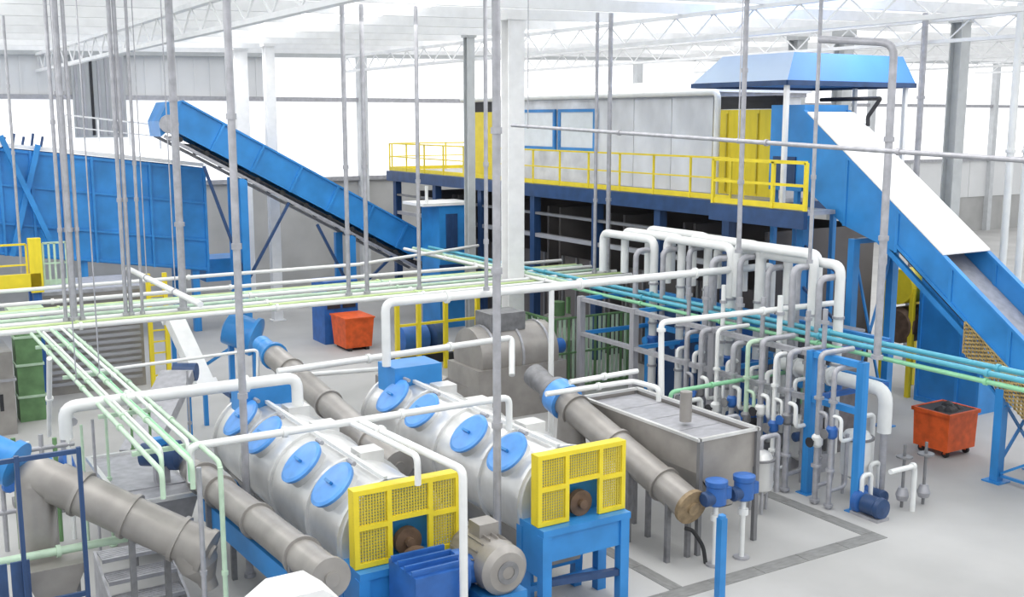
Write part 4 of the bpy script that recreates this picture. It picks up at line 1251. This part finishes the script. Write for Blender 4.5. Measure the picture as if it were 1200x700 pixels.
t = thing('valve_manifold', (2.6, 20.3, 0), 'rack of thin grey and green pipes left of the pale green bundle', 'manifold')
for k in range(6):
    MB().tube((2.0 + k * .22, 19.9, 0), (2.0 + k * .22, 19.9, 1.9 + .1 * (k % 2)), .04, 8).build('pipe', ('galv', 'green_dark', 'white_pipe')[k % 3], t)
for zz in (.7, 1.75):
    MB().tube((1.9, 19.9, zz), (3.2, 19.9, zz), .045, 8).build('header', 'galv', t)
for k in range(3):
    MB().lathe((2.1 + k * .44, 19.84, 1.2), (0, -1, 0), [(0, .1), (.06, .13), (.12, .1)], 12).build('valve', 'blue_motor', t)
t = thing('conveyor_stand', (5.2, 24.6, 0), 'small blue inclined feeder with light deck beyond the nearer washer', 'feeder')
MB().bar((6.0, 23.6, 1.9), (4.6, 21.4, .9), .7, .25).build('deck', 'galv', t)
for (xx, yy, zz) in ((5.85, 23.3, 1.7), (4.75, 21.7, .9)):
    for s in (-.25, .25):
        MB().bar((xx + s, yy - s * .6, 0), (xx + s, yy - s * .6, zz), .08, .08).build('leg', 'blue', t)
MB().lathe((6.0, 23.9, 1.9), (1, -.6, 0), [(0, .2), (.5, .2)], 14).build('motor', 'blue_dark', t)

# extra risers inside the rack
XR = [((16.50, 18.90, 2.34)[1], .05, 'galv', 'first'), ((16.50, 18.32, 2.44)[1], .06, 'galv', 'second'), ((16.50, 17.76, 2.53)[1], .05, 'white_pipe', 'third'),
      ((16.50, 17.23, 2.63)[1], .06, 'galv', 'fourth'), ((16.50, 16.54, 2.75)[1], .05, 'galv', 'fifth'), ((16.50, 16.05, 2.83)[1], .06, 'white_pipe', 'sixth'),
      ((16.50, 15.27, 2.97)[1], .05, 'galv', 'seventh'), ((16.50, 14.83, 3.04)[1], .05, 'galv', 'eighth')]
for k, (y, r, m, nm) in enumerate(XR):
    x = 16.45
    t = thing('inner_riser', (x, y, 0), nm + ' riser of the inner row inside the rack, counted from the tank side', 'pipe', 'inner risers of the rack')
    MB().tube((x, y, 0), (x, y, 3.6 + .1 * (k % 3)), r, 10).build('pipe', m, t)
    for zz in (.6, 1.5, 2.5, 3.4):
        MB().lathe((x, y, zz), (0, 0, 1), [(0, r * 1.7), (.06, r * 1.7)], 12).build('flange', 'galv', t)
    MB().lathe((x - .02, y, 1.0), (-1, 0, 0), [(0, .06), (.1, .1), (.22, .1), (.24, .03)], 12).build('gauge', ('blue_dark', 'black', 'white_pipe')[k % 3], t)
    MB().path([(x, y, 2.2), (x - .3, y, 2.2), (x - .3, y, 1.75)], r * .9, 8, bend=.1).build('branch', 'white_pipe', t)

# baler at the far end of the platform
t = thing('baler', (18.7, 34.6, 0), 'blue baling press standing left of the dark platform bays', 'machine')
MB().box(18.0, 19.3, 34.0, 35.4, 0, 4.4).build('body', 'blue', t)
piece('window', 'blue_dark', t, 18.25, 18.7, 33.96, 34.0, 2.9, 4.1)
MB().box(17.3, 19.4, 33.9, 35.5, 4.4, 4.5).build('top_plate', 'white', t)
for zz in (1.0, 2.2, 2.8):
    piece('band', 'blue_dark', t, 17.97, 19.33, 33.96, 34.0, zz, zz + .1)
MB().tube((17.6, 34.2, 4.5), (17.6, 34.2, 5.1), .06, 8).build('vent', 'white_pipe', t)

# bent dark arm by the conveyor head
MB().path([(21.47, 19.84, 7.89), (21.47, 17.96, 7.90), (21.47, 18.32, 7.46), (21.47, 18.30, 7.24)], .05, 8, bend=.06).build(
    'lamp_arm', 'black', label='black bent arm sticking out over the white conveyor cover', cat='bracket')
